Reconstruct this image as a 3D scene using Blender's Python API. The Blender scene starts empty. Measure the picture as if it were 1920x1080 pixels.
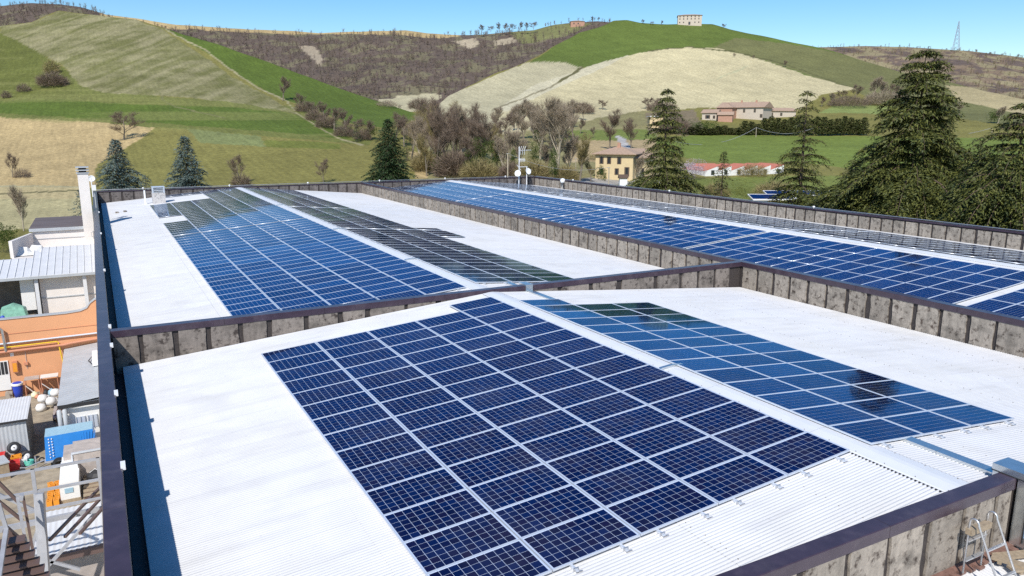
import bpy, math, random
import numpy as np
from mathutils import Vector, Matrix
random.seed(7); RNG = np.random.default_rng(7)
S = bpy.context.scene
COL = S.collection

# ------------------------------------------------------------------ camera, sky, sun, exposure
CAM = np.array([-12.565, -6.5636, 6.0926]); YAW, PIT, ROL, FPX = 0.4974, 0.2092, 0.0019, 1424.27
FW = np.array([math.sin(YAW)*math.cos(PIT), math.cos(YAW)*math.cos(PIT), -math.sin(PIT)])
RT = np.array([math.cos(YAW), -math.sin(YAW), 0.0]); UP = np.cross(RT, FW)
R2 = RT*math.cos(ROL)+UP*math.sin(ROL); U2 = -RT*math.sin(ROL)+UP*math.cos(ROL)
cd = bpy.data.cameras.new('camera'); cam = bpy.data.objects.new('camera', cd); COL.objects.link(cam)
cd.lens = 36*FPX/1920; cd.sensor_width = 36; cd.clip_start = 0.1; cd.clip_end = 6000
M = Matrix.Identity(4)
for i in range(3):
    M[i][0] = R2[i]; M[i][1] = U2[i]; M[i][2] = -FW[i]; M[i][3] = CAM[i]
cam.matrix_world = M; S.camera = cam

SUN = Vector((-0.62, -0.80, 1.0)).normalized()
sun_el = math.asin(SUN.z); sun_az = math.atan2(SUN.x, SUN.y)
W = bpy.data.worlds.new('World'); S.world = W; W.use_nodes = True
nt = W.node_tree; bg = nt.nodes['Background']
sky = nt.nodes.new('ShaderNodeTexSky'); sky.sky_type = 'NISHITA'; sky.sun_disc = False
sky.sun_elevation = sun_el; sky.sun_rotation = sun_az
sky.air_density = 1.0; sky.dust_density = 0.35; sky.ozone_density = 2.2; sky.altitude = 300
hs = nt.nodes.new('ShaderNodeHueSaturation'); hs.inputs['Saturation'].default_value = 1.38
nt.links.new(sky.outputs[0], hs.inputs['Color']); nt.links.new(hs.outputs[0], bg.inputs['Color'])
bg.inputs['Strength'].default_value = 0.13
sl = bpy.data.lights.new('sun', 'SUN'); sl.energy = 4.6; sl.angle = math.radians(0.55); sl.color = (1.0, 0.955, 0.88)
so = bpy.data.objects.new('sun', sl); COL.objects.link(so)
so.rotation_euler = SUN.to_track_quat('Z', 'Y').to_euler()
S.view_settings.view_transform = 'Standard'; S.view_settings.look = 'None'
S.view_settings.gamma = 1.0; S.view_settings.use_curve_mapping = False
S.view_settings.exposure = 0.12
S.render.engine = 'CYCLES'; S.cycles.max_bounces = 6; S.cycles.use_denoising = False

# ------------------------------------------------------------------ helpers
def ray(u, v): return FW + R2*(u-960)/FPX - U2*(v-540)/FPX
def at(u, v, z=None, y=None, x=None, depth=None):
    """world point seen at photo pixel (u, v) on the plane z=.., y=.. or x=.., or at that depth"""
    d = ray(u, v)
    if z is not None: t = (z-CAM[2])/d[2]
    elif y is not None: t = (y-CAM[1])/d[1]
    elif x is not None: t = (x-CAM[0])/d[0]
    else: t = depth
    return CAM + t*d
def pix(P):
    d = np.atleast_2d(P)-CAM; z = d@FW
    return 960+FPX*(d@R2)/z, 540-FPX*(d@U2)/z, z

def nth(v, l):
    n = sorted(l).index(v)+1; return f'{n}'+({1: 'st', 2: 'nd', 3: 'rd'}.get(n % 10, 'th') if not 10 < n < 14 else 'th')
def tag(o, label=None, cat=None, group=None, kind=None):
    if label: o['label'] = label
    if cat: o['category'] = cat
    if group: o['group'] = group
    if kind: o['kind'] = kind
    return o
def empty(name, loc=(0, 0, 0), rz=0, label=None, cat=None, group=None):
    o = bpy.data.objects.new(name, None); COL.objects.link(o); o.location = loc; o.rotation_euler = (0, 0, rz)
    o.empty_display_size = 0.2
    return tag(o, label, cat, group)
def link(name, me, parent=None, loc=(0, 0, 0), rot=(0, 0, 0), scale=(1, 1, 1)):
    o = bpy.data.objects.new(name, me); COL.objects.link(o)
    o.location = loc; o.rotation_euler = rot; o.scale = scale
    if parent is not None: o.parent = parent
    return o
def npmesh(name, V, Fs, mats, smooth=False, midx=None):
    """V (n,3); Fs (m,3) or (m,4) array or list of such arrays"""
    me = bpy.data.meshes.new(name)
    if not isinstance(Fs, list): Fs = [Fs]
    Fs = [np.asarray(f, dtype=np.int32) for f in Fs if len(f)]
    tot = sum(f.size for f in Fs); nf = sum(len(f) for f in Fs)
    me.vertices.add(len(V)); me.vertices.foreach_set('co', np.asarray(V, dtype=np.float32).ravel())
    me.loops.add(tot); me.loops.foreach_set('vertex_index', np.concatenate([f.ravel() for f in Fs]))
    st = []; c = 0
    for f in Fs:
        st.append(np.arange(len(f))*f.shape[1]+c); c += f.size
    me.polygons.add(nf); me.polygons.foreach_set('loop_start', np.concatenate(st).astype(np.int32))
    if smooth: me.polygons.foreach_set('use_smooth', np.ones(nf, dtype=bool))
    if midx is not None: me.polygons.foreach_set('material_index', np.asarray(midx, dtype=np.int32))
    for m in (mats if isinstance(mats, (list, tuple)) else [mats]): me.materials.append(m)
    me.update(calc_edges=True); me.validate()
    return me
class MB:
    def __init__(s): s.v = []; s.f = []; s.m = []; s.cur = 0
    def mat(s, i): s.cur = i; return s
    def add(s, vs, fs):
        b = len(s.v); s.v += [tuple(float(c) for c in p) for p in vs]
        for f in fs: s.f.append([b+i for i in f]); s.m.append(s.cur)
        return s
    def box(s, x0, x1, y0, y1, z0, z1, rz=0, c=None):
        P = [(x, y, z) for z in (z0, z1) for x, y in ((x0, y0), (x1, y0), (x1, y1), (x0, y1))]
        if rz:
            cx, cy = c if c else ((x0+x1)/2, (y0+y1)/2); ca, sa = math.cos(rz), math.sin(rz)
            P = [(cx+(x-cx)*ca-(y-cy)*sa, cy+(x-cx)*sa+(y-cy)*ca, z) for x, y, z in P]
        return s.add(P, [(3, 2, 1, 0), (4, 5, 6, 7), (0, 1, 5, 4), (1, 2, 6, 5), (2, 3, 7, 6), (3, 0, 4, 7)])
    def quadbox(s, q, z0, z1):   # vertical prism over a polygon in plan
        n = len(q); P = [(a[0], a[1], z0) for a in q]+[(a[0], a[1], z1) for a in q]
        return s.add(P, [tuple(range(n-1, -1, -1)), tuple(range(n, 2*n))]+[(i, (i+1) % n, (i+1) % n+n, i+n) for i in range(n)])
    def hexa(s, P): return s.add(P, [(3, 2, 1, 0), (4, 5, 6, 7), (0, 1, 5, 4), (1, 2, 6, 5), (2, 3, 7, 6), (3, 0, 4, 7)])
    def tube(s, pts, r, n=8, r2=None, cap=True):
        pts = [Vector(p) for p in pts]; rs = [r+(((r2 if r2 is not None else r)-r)*i/max(1, len(pts)-1)) for i in range(len(pts))]
        rings = []; up = Vector((0, 0, 1))
        for i, p in enumerate(pts):
            d = (pts[min(i+1, len(pts)-1)]-pts[max(i-1, 0)]).normalized()
            a = d.cross(up); a = d.cross(Vector((1, 0, 0))) if a.length < 1e-3 else a
            a.normalize(); b = d.cross(a)
            rings.append([p+(a*math.cos(2*math.pi*k/n)+b*math.sin(2*math.pi*k/n))*rs[i] for k in range(n)])
        V = [q for rg in rings for q in rg]; F = []
        for i in range(len(pts)-1):
            for k in range(n): F.append((i*n+k, i*n+(k+1) % n, (i+1)*n+(k+1) % n, (i+1)*n+k))
        if cap: F += [tuple(range(n-1, -1, -1)), tuple(range((len(pts)-1)*n, len(pts)*n))]
        return s.add(V, F)
    def bar(s, a, b, w, h=None):  # rectangular bar from a to b
        a = Vector(a); b = Vector(b); d = (b-a).normalized(); h = h or w
        u = d.cross(Vector((0, 0, 1))); u = Vector((1, 0, 0)) if u.length < 1e-3 else u.normalized(); t = u.cross(d)
        P = [c+u*sx*w/2+t*sz*h/2 for c in (a, b) for sx, sz in ((-1, -1), (1, -1), (1, 1), (-1, 1))]
        return s.add(P, [(0, 1, 2, 3), (7, 6, 5, 4), (0, 4, 5, 1), (1, 5, 6, 2), (2, 6, 7, 3), (3, 7, 4, 0)])
    def lathe(s, prof, c=(0, 0, 0), n=20, axis=None):
        q = Vector((0, 0, 1)).rotation_difference(Vector(axis)) if axis is not None else None
        V = []
        for r, z in prof:
            for k in range(n):
                p = Vector((r*math.cos(2*math.pi*k/n), r*math.sin(2*math.pi*k/n), z))
                if q: p = q @ p
                V.append(p+Vector(c))
        F = [(i*n+k, i*n+(k+1) % n, (i+1)*n+(k+1) % n, (i+1)*n+k) for i in range(len(prof)-1) for k in range(n)]
        return s.add(V, F)
    def me(s, name, mats, smooth=False):
        m = bpy.data.meshes.new(name); m.from_pydata(s.v, [], s.f)
        for q in (mats if isinstance(mats, (list, tuple)) else [mats]): m.materials.append(q)
        m.polygons.foreach_set('material_index', s.m)
        if smooth:
            m.polygons.foreach_set('use_smooth', [True]*len(s.f))
        m.update(); return m
    def build(s, name, mats, parent=None, smooth=False, loc=(0, 0, 0), rot=(0, 0, 0)):
        return link(name, s.me(name, mats, smooth), parent, loc, rot)

# ------------------------------------------------------------------ materials
def mat(name, c, rough=0.6, metal=0.0, var=0.0, vscale=3.0, c2=None, bump=0.0, bscale=30.0, coat=0.0, spec=0.5, stretch=(1, 1, 1), rnd=0.0, thr=None, thrw=0.1):
    m = bpy.data.materials.new(name); m.use_nodes = True; n = m.node_tree; b = n.nodes['Principled BSDF']
    b.inputs['Roughness'].default_value = rough; b.inputs['Metallic'].default_value = metal
    b.inputs['Coat Weight'].default_value = coat; b.inputs['Coat Roughness'].default_value = 0.04
    b.inputs['Specular IOR Level'].default_value = spec
    col = n.nodes.new('ShaderNodeRGB'); col.outputs[0].default_value = (*c, 1); out = col.outputs[0]
    if var or c2 or bump:
        tc = n.nodes.new('ShaderNodeNewGeometry'); mp = n.nodes.new('ShaderNodeMapping'); mp.inputs['Scale'].default_value = stretch
        n.links.new(tc.outputs['Position'], mp.inputs['Vector'])
    if c2:
        t = n.nodes.new('ShaderNodeTexNoise'); t.inputs['Scale'].default_value = vscale; t.inputs['Detail'].default_value = 6; t.inputs['Roughness'].default_value = 0.65
        n.links.new(mp.outputs[0], t.inputs['Vector'])
        r = n.nodes.new('ShaderNodeMapRange'); th = 0.5 if thr is None else thr
        r.inputs['From Min'].default_value = th-thrw; r.inputs['From Max'].default_value = th+thrw
        n.links.new(t.outputs['Fac'], r.inputs['Value'])
        mx = n.nodes.new('ShaderNodeMixRGB'); mx.inputs[2].default_value = (*c2, 1)
        n.links.new(r.outputs[0], mx.inputs[0]); n.links.new(out, mx.inputs[1]); out = mx.outputs[0]
    if var:
        t = n.nodes.new('ShaderNodeTexNoise'); t.inputs['Scale'].default_value = vscale*2.3; t.inputs['Detail'].default_value = 5
        n.links.new(mp.outputs[0], t.inputs['Vector'])
        r = n.nodes.new('ShaderNodeMapRange'); r.inputs['From Min'].default_value = 0.25; r.inputs['From Max'].default_value = 0.75
        r.inputs['To Min'].default_value = 1-var; r.inputs['To Max'].default_value = 1+var
        n.links.new(t.outputs['Fac'], r.inputs['Value'])
        mx = n.nodes.new('ShaderNodeMixRGB'); mx.blend_type = 'MULTIPLY'; mx.inputs[0].default_value = 1
        n.links.new(out, mx.inputs[1]); n.links.new(r.outputs[0], mx.inputs[2]); out = mx.outputs[0]
    if rnd:
        oi = n.nodes.new('ShaderNodeObjectInfo'); r = n.nodes.new('ShaderNodeMapRange')
        r.inputs['To Min'].default_value = 1-rnd; r.inputs['To Max'].default_value = 1+rnd
        n.links.new(oi.outputs['Random'], r.inputs['Value'])
        mx = n.nodes.new('ShaderNodeMixRGB'); mx.blend_type = 'MULTIPLY'; mx.inputs[0].default_value = 1
        n.links.new(out, mx.inputs[1]); n.links.new(r.outputs[0], mx.inputs[2]); out = mx.outputs[0]
    n.links.new(out, b.inputs['Base Color'])
    if bump:
        t = n.nodes.new('ShaderNodeTexNoise'); t.inputs['Scale'].default_value = bscale; t.inputs['Detail'].default_value = 4
        n.links.new(mp.outputs[0], t.inputs['Vector'])
        bp = n.nodes.new('ShaderNodeBump'); bp.inputs['Strength'].default_value = bump; bp.inputs['Distance'].default_value = 0.02
        n.links.new(t.outputs['Fac'], bp.inputs['Height']); n.links.new(bp.outputs[0], b.inputs['Normal'])
    return m
def leafmat(name, c, c2, trans=0.25):
    m = bpy.data.materials.new(name); m.use_nodes = True; n = m.node_tree; b = n.nodes['Principled BSDF']
    b.inputs['Roughness'].default_value = 0.6; b.inputs['Specular IOR Level'].default_value = 0.25
    g = n.nodes.new('ShaderNodeNewGeometry'); mx = n.nodes.new('ShaderNodeMixRGB')
    mx.inputs[1].default_value = (*c, 1); mx.inputs[2].default_value = (*c2, 1)
    n.links.new(g.outputs['Random Per Island'], mx.inputs[0])
    n.links.new(mx.outputs[0], b.inputs['Base Color'])
    if trans:
        tr = n.nodes.new('ShaderNodeBsdfTranslucent'); n.links.new(mx.outputs[0], tr.inputs['Color'])
        ms = n.nodes.new('ShaderNodeMixShader'); ms.inputs[0].default_value = trans
        n.links.new(b.outputs[0], ms.inputs[1]); n.links.new(tr.outputs[0], ms.inputs[2])
        n.links.new(ms.outputs[0], n.nodes['Material Output'].inputs['Surface'])
    return m
def attrmat(name, rough=0.9, bump=0.3, noise=((0.012, 0.12), (0.09, 0.10), (0.9, 0.22), (4.0, 0.22))):
    m = bpy.data.materials.new(name); m.use_nodes = True; n = m.node_tree; b = n.nodes['Principled BSDF']
    b.inputs['Roughness'].default_value = rough; b.inputs['Specular IOR Level'].default_value = 0.15
    a = n.nodes.new('ShaderNodeAttribute'); a.attribute_name = 'field'; out = a.outputs['Color']
    g = n.nodes.new('ShaderNodeNewGeometry')
    for sc, am in noise:
        t = n.nodes.new('ShaderNodeTexNoise'); t.inputs['Scale'].default_value = sc; t.inputs['Detail'].default_value = 5
        n.links.new(g.outputs['Position'], t.inputs['Vector'])
        r = n.nodes.new('ShaderNodeMapRange'); r.inputs['From Min'].default_value = 0.3; r.inputs['From Max'].default_value = 0.7
        r.inputs['To Min'].default_value = 1-am; r.inputs['To Max'].default_value = 1+am
        n.links.new(t.outputs['Fac'], r.inputs['Value'])
        mx = n.nodes.new('ShaderNodeMixRGB'); mx.blend_type = 'MULTIPLY'; mx.inputs[0].default_value = 1
        n.links.new(out, mx.inputs[1]); n.links.new(r.outputs[0], mx.inputs[2]); out = mx.outputs[0]
    for rz, am in ((0.6, .07), (2.3, .05)):
        mp = n.nodes.new('ShaderNodeMapping'); mp.inputs['Rotation'].default_value = (0, 0, rz); mp.inputs['Scale'].default_value = (1.1, .035, .3); n.links.new(g.outputs['Position'], mp.inputs[0])
        t = n.nodes.new('ShaderNodeTexNoise'); t.inputs['Scale'].default_value = 1.0; t.inputs['Detail'].default_value = 3; n.links.new(mp.outputs[0], t.inputs[0])
        r = n.nodes.new('ShaderNodeMapRange'); r.inputs['From Min'].default_value = 0.35; r.inputs['From Max'].default_value = 0.65; r.inputs['To Min'].default_value = 1-am; r.inputs['To Max'].default_value = 1+am
        n.links.new(t.outputs['Fac'], r.inputs['Value']); mx = n.nodes.new('ShaderNodeMixRGB'); mx.blend_type = 'MULTIPLY'; mx.inputs[0].default_value = 1
        n.links.new(out, mx.inputs[1]); n.links.new(r.outputs[0], mx.inputs[2]); out = mx.outputs[0]
    n.links.new(out, b.inputs['Base Color'])
    t = n.nodes.new('ShaderNodeTexNoise'); t.inputs['Scale'].default_value = 1.6; t.inputs['Detail'].default_value = 6
    n.links.new(g.outputs['Position'], t.inputs['Vector'])
    bp = n.nodes.new('ShaderNodeBump'); bp.inputs['Strength'].default_value = bump; bp.inputs['Distance'].default_value = 0.6
    n.links.new(t.outputs['Fac'], bp.inputs['Height']); n.links.new(bp.outputs[0], b.inputs['Normal'])
    return m

m_roof = mat('white_roof', (0.635, 0.635, 0.645), 0.45, var=0.05, vscale=0.5, c2=(0.585, 0.575, 0.55), thr=0.62, thrw=0.2)
n_ = m_roof.node_tree; b_ = n_.nodes['Principled BSDF']; src_ = b_.inputs['Base Color'].links[0].from_socket; g_ = n_.nodes.new('ShaderNodeNewGeometry')
for st_, a0_, a1_, lo_ in (((.25, 2.6, 1), .52, .72, .90), ((.6, .6, 1), .60, .72, .93), ((9, 9, 9), .68, .74, .86)):
    mp_ = n_.nodes.new('ShaderNodeMapping'); mp_.inputs['Scale'].default_value = st_; n_.links.new(g_.outputs['Position'], mp_.inputs[0])
    t_ = n_.nodes.new('ShaderNodeTexNoise'); t_.inputs['Scale'].default_value = 1.0; t_.inputs['Detail'].default_value = 6; n_.links.new(mp_.outputs[0], t_.inputs[0])
    r_ = n_.nodes.new('ShaderNodeMapRange'); r_.inputs['From Min'].default_value = a0_; r_.inputs['From Max'].default_value = a1_; r_.inputs['To Min'].default_value = 1.0; r_.inputs['To Max'].default_value = lo_
    n_.links.new(t_.outputs['Fac'], r_.inputs['Value']); x_ = n_.nodes.new('ShaderNodeMixRGB'); x_.blend_type = 'MULTIPLY'; x_.inputs[0].default_value = 1
    n_.links.new(src_, x_.inputs[1]); n_.links.new(r_.outputs[0], x_.inputs[2]); src_ = x_.outputs[0]
n_.links.new(src_, b_.inputs['Base Color'])
m_cap = mat('ridge_white', (0.71, 0.715, 0.73), 0.4, var=0.04, vscale=1)
m_coping = mat('brown_coping', (0.050, 0.033, 0.048), 0.26, var=0.2, vscale=1.5, c2=(0.075, 0.055, 0.07), thr=0.6, thrw=0.08)
m_conc = mat('weathered_concrete', (0.29, 0.26, 0.225), 0.85, var=0.32, vscale=2.2, c2=(0.09, 0.075, 0.066), thr=0.57, thrw=0.09, bump=0.3, bscale=18, stretch=(1, 1, 0.6), rnd=0.12)
m_conc2 = mat('dark_concrete', (0.13, 0.115, 0.11), 0.85, var=0.3, vscale=2.2, c2=(0.07, 0.06, 0.055), thr=0.58, thrw=0.12, bump=0.3, bscale=18, stretch=(1, 1, 0.6), rnd=0.12)
def concmat(name, base, dark, seed):
    m = mat(name, base, 0.88, var=0.16, vscale=5.0, c2=dark, thr=0.59, thrw=0.06, bump=0.35, bscale=22, rnd=0.16); n = m.node_tree; b = n.nodes['Principled BSDF']
    src = b.inputs['Base Color'].links[0].from_socket; g = n.nodes.new('ShaderNodeNewGeometry')
    for sc, st, a0, a1, lo, hi in ((1.0, (5, 5, .55), .46, .66, 1.0, .78), (1.0, (1.3, 1.3, 2.2), .52, .66, 1.0, .62), (1.0, (16, 16, 6), .3, .7, 1.08, .92)):
        mp = n.nodes.new('ShaderNodeMapping'); mp.inputs['Scale'].default_value = st; mp.inputs['Location'].default_value = (seed, sc, 0); n.links.new(g.outputs['Position'], mp.inputs[0])
        t = n.nodes.new('ShaderNodeTexNoise'); t.inputs['Scale'].default_value = sc; t.inputs['Detail'].default_value = 7; n.links.new(mp.outputs[0], t.inputs[0])
        r = n.nodes.new('ShaderNodeMapRange'); r.inputs['From Min'].default_value = a0; r.inputs['From Max'].default_value = a1; r.inputs['To Min'].default_value = lo; r.inputs['To Max'].default_value = hi
        n.links.new(t.outputs['Fac'], r.inputs['Value']); mx = n.nodes.new('ShaderNodeMixRGB'); mx.blend_type = 'MULTIPLY'; mx.inputs[0].default_value = 1
        n.links.new(src, mx.inputs[1]); n.links.new(r.outputs[0], mx.inputs[2]); src = mx.outputs[0]
    n.links.new(src, b.inputs['Base Color']); return m
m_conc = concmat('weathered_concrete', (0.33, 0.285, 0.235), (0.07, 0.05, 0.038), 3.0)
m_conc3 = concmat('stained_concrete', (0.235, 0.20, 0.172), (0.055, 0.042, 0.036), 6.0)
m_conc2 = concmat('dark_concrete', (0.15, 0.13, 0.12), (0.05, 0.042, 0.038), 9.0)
m_tar = mat('bitumen_joint', (0.045, 0.036, 0.033), 0.8, var=0.4, vscale=6)
m_gutter = mat('gutter_dark', (0.05, 0.05, 0.055), 0.6, var=0.3)
m_outer = mat('hall_render', (0.55, 0.5, 0.45), 0.8, var=0.08)
m_alu = mat('aluminium_frame', (0.66, 0.70, 0.76), 0.35, metal=0.35)
m_galv = mat('galvanised_duct', (0.62, 0.66, 0.68), 0.28, metal=0.9, var=0.1, vscale=2)
m_steel = mat('steel_tube', (0.60, 0.60, 0.60), 0.35, metal=0.7)
m_back = mat('backsheet', (0.52, 0.60, 0.76), 0.30, coat=0.6)
m_dark = mat('dark_void', (0.02, 0.02, 0.022), 0.7)
m_black = mat('black_rubber', (0.025, 0.025, 0.028), 0.6)
m_white = mat('white_plastic', (0.8, 0.8, 0.8), 0.4)
m_wood = mat('old_wood', (0.32, 0.25, 0.17), 0.8, var=0.25, vscale=6)
m_rust = mat('rusty_flashing', (0.20, 0.11, 0.085), 0.7, var=0.3, vscale=6)

def cellmat():
    m = bpy.data.materials.new('silicon_cell'); m.use_nodes = True; n = m.node_tree; b = n.nodes['Principled BSDF']
    g = n.nodes.new('ShaderNodeNewGeometry'); oi = n.nodes.new('ShaderNodeObjectInfo')
    ad = n.nodes.new('ShaderNodeMath'); ad.operation = 'ADD'; md = n.nodes.new('ShaderNodeMath'); md.operation = 'FRACT'
    n.links.new(g.outputs['Random Per Island'], ad.inputs[0]); n.links.new(oi.outputs['Random'], ad.inputs[1]); n.links.new(ad.outputs[0], md.inputs[0])
    cr = n.nodes.new('ShaderNodeValToRGB'); e = cr.color_ramp.elements
    e[0].position = 0; e[0].color = (0.002, 0.004, 0.026, 1); e[1].position = 1; e[1].color = (0.003, 0.011, 0.062, 1)
    k = e.new(0.5); k.color = (0.002, 0.006, 0.040, 1); k = e.new(0.10); k.color = (0.008, 0.006, 0.030, 1)
    n.links.new(md.outputs[0], cr.inputs[0]); n.links.new(cr.outputs[0], b.inputs['Base Color'])
    # anti-reflection coated cell under glass: dark silicon plus a blue tinted mirror that grows at grazing angles
    b.inputs['Roughness'].default_value = 0.5; b.inputs['Specular IOR Level'].default_value = 0.0
    gl = n.nodes.new('ShaderNodeBsdfGlossy'); gl.inputs['Color'].default_value = (0.25, 0.60, 0.98, 1); gl.inputs['Roughness'].default_value = 0.045
    v = n.nodes.new('ShaderNodeMapRange'); v.inputs['To Min'].default_value = 0.80; v.inputs['To Max'].default_value = 1.15; n.links.new(oi.outputs['Random'], v.inputs['Value'])
    vm = n.nodes.new('ShaderNodeMixRGB'); vm.blend_type = 'MULTIPLY'; vm.inputs[0].default_value = 1; gz = n.nodes.new('ShaderNodeVectorMath'); gz.operation = 'DOT_PRODUCT'; n.links.new(g.outputs['Incoming'], gz.inputs[0]); n.links.new(g.outputs['Normal'], gz.inputs[1])
    ga = n.nodes.new('ShaderNodeMath'); ga.operation = 'ABSOLUTE'; n.links.new(gz.outputs['Value'], ga.inputs[0])
    gr = n.nodes.new('ShaderNodeMapRange'); gr.inputs['From Min'].default_value = 0.19; gr.inputs['From Max'].default_value = 0.07; gr.inputs['To Min'].default_value = 0.0; gr.inputs['To Max'].default_value = 0.85; n.links.new(ga.outputs[0], gr.inputs['Value'])
    gm = n.nodes.new('ShaderNodeMixRGB'); gm.inputs[1].default_value = (0.25, 0.60, 0.98, 1); gm.inputs[2].default_value = (0.80, 0.86, 0.95, 1); n.links.new(gr.outputs[0], gm.inputs[0]); n.links.new(gm.outputs[0], vm.inputs[1]); n.links.new(v.outputs[0], vm.inputs[2]); n.links.new(vm.outputs[0], gl.inputs['Color'])
    dn = n.nodes.new('ShaderNodeTexNoise'); dn.inputs['Scale'].default_value = 0.9; dn.inputs['Detail'].default_value = 6; n.links.new(g.outputs['Position'], dn.inputs[0])
    dr_ = n.nodes.new('ShaderNodeMapRange'); dr_.inputs['From Min'].default_value = 0.45; dr_.inputs['From Max'].default_value = 0.8; dr_.inputs['To Max'].default_value = 0.10; n.links.new(dn.outputs['Fac'], dr_.inputs['Value'])
    dm = n.nodes.new('ShaderNodeMixRGB'); dm.inputs[2].default_value = (0.22, 0.20, 0.17, 1); n.links.new(dr_.outputs[0], dm.inputs[0]); n.links.new(cr.outputs[0], dm.inputs[1]); n.links.new(dm.outputs[0], b.inputs['Base Color'])
    fr = n.nodes.new('ShaderNodeFresnel'); fr.inputs['IOR'].default_value = 1.45
    ms = n.nodes.new('ShaderNodeMixShader'); n.links.new(fr.outputs[0], ms.inputs[0]); n.links.new(b.outputs[0], ms.inputs[1]); n.links.new(gl.outputs[0], ms.inputs[2])
    n.links.new(ms.outputs[0], n.nodes['Material Output'].inputs['Surface'])
    return m
m_cell = cellmat()

# ================================================================== TERRAIN
# columns of (u) with (v, horizontal depth) pairs: how far away the land is along that bearing
DEPTH = {
 -700: [(520, 76), (400, 135), (345, 175), (260, 240), (200, 300), (120, 380), (60, 450), (-20, 520)],
 -300: [(520, 76), (400, 135), (345, 175), (260, 240), (200, 300), (120, 380), (60, 450), (0, 520)],
 0:    [(520, 76), (400, 133), (345, 178), (260, 240), (200, 290), (120, 360), (50, 440), (10, 500)],
 300:  [(520, 76), (400, 133), (345, 178), (260, 235), (200, 280), (120, 345), (50, 430), (10, 500)],
 560:  [(520, 76), (400, 133), (345, 170), (260, 225), (200, 290), (130, 370), (50, 430), (10, 500)],
 800:  [(520, 76), (400, 133), (345, 165), (300, 205), (250, 270), (200, 370), (150, 430), (10, 520)],
 1000: [(520, 76), (400, 132), (345, 158), (300, 200), (250, 280), (200, 380), (120, 500), (60, 590), (10, 640)],
 1200: [(520, 76), (400, 130), (345, 162), (300, 205), (250, 290), (210, 380), (120, 490), (45, 600), (10, 640)],
 1450: [(520, 76), (400, 130), (330, 185), (300, 220), (250, 310), (210, 390), (120, 500), (45, 610), (10, 640)],
 1700: [(520, 76), (400, 125), (330, 180), (300, 220), (250, 300), (200, 400), (120, 520), (45, 610), (10, 640)],
 1920: [(520, 76), (400, 120), (330, 170), (280, 240), (240, 300), (200, 400), (150, 480), (45, 610), (10, 640)],
 2700: [(520, 76), (400, 120), (330, 170), (280, 240), (240, 300), (200, 400), (150, 480), (45, 610), (10, 640)]}
CREST = [(-700, 60), (-300, 66), (0, 50), (60, 42), (85, 29), (110, 20), (170, 27), (250, 37), (300, 50), (400, 80), (480, 108), (560, 138), (640, 166),
         (700, 186), (740, 199), (770, 210), (800, 207), (825, 194), (840, 180), (880, 160), (940, 134), (985, 118), (1010, 104), (1050, 80), (1085, 62),
         (1120, 53), (1140, 45), (1150, 39), (1175, 38), (1200, 43), (1250, 46), (1290, 45), (1335, 46), (1370, 56), (1450, 71), (1530, 88), (1600, 108), (1700, 138),
         (1790, 155), (1850, 170), (1920, 186), (2100, 200), (2700, 215)]
us_k = sorted(DEPTH)
VG = np.arange(0, 521, 4.0)
DT = np.array([np.interp(VG, [a for a, _ in DEPTH[k][::-1]], np.log([b for _, b in DEPTH[k][::-1]])) for k in us_k])
def smooth1(a, w, axis):
    for _ in range(2):
        k = np.ones(w)/w; pad = [(0, 0), (0, 0)]; pad[axis] = (w//2, w//2)
        a = np.apply_along_axis(lambda q: np.convolve(q, k, 'valid'), axis, np.pad(a, pad, 'edge'))
    return a
UG = np.arange(-700, 2701, 20.0)
DD = np.array([np.interp(UG, us_k, DT[:, j]) for j in range(len(VG))]).T
DD = smooth1(smooth1(DD, 9, 1), 9, 0)
def depth_at(u, v):
    u = np.clip(u, -700, 2700-1e-3); v = np.clip(v, 0, 520-1e-3)
    fi = (u+700)/20.0; fj = v/4.0; i = np.floor(fi).astype(int); j = np.floor(fj).astype(int); a = fi-i; b = fj-j
    i2 = np.minimum(i+1, len(UG)-1); j2 = np.minimum(j+1, len(VG)-1)
    return np.exp((DD[i, j]*(1-a)+DD[i2, j]*a)*(1-b)+(DD[i, j2]*(1-a)+DD[i2, j2]*a)*b)
def crest(u): return np.interp(u, [a for a, _ in CREST], [b for _, b in CREST])
def uvd(U, V, D):
    return CAM[None, :]+D[:, None]*(FW[None, :]+R2[None, :]*((U-960)/FPX)[:, None]-U2[None, :]*((V-540)/FPX)[:, None])
GROUND = -9.0
def land(u, v):
    """point of the terrain seen at photo pixel (u, v)"""
    d = float(depth_at(np.array([float(u)]), np.array([float(v)]))[0]); p = CAM+d*ray(u, v)
    return p
def value_noise(x, y, seed=0):
    r = np.random.default_rng(seed); T = r.random((64, 64))
    xi = np.floor(x).astype(int); yi = np.floor(y).astype(int); a = x-xi; b = y-yi; a = a*a*(3-2*a); b = b*b*(3-2*b)
    g = lambda i, j: T[i % 64, j % 64]
    return (g(xi, yi)*(1-a)+g(xi+1, yi)*a)*(1-b)+(g(xi, yi+1)*(1-a)+g(xi+1, yi+1)*a)*b
def fbm(x, y, o=4, seed=0):
    s = 0; a = 1; t = 0
    for k in range(o): s = s+a*value_noise(x*2**k, y*2**k, seed+k); t += a; a *= 0.5
    return s/t
def inpoly(U, V, P):
    c = np.zeros(U.shape, bool); n = len(P); j = n-1
    for i in range(n):
        xi, yi = P[i]; xj, yj = P[j]
        if yi != yj:
            t = ((yi > V) != (yj > V)) & (U < (xj-xi)*(V-yi)/(yj-yi)+xi); c ^= t
        j = i
    return c
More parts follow.
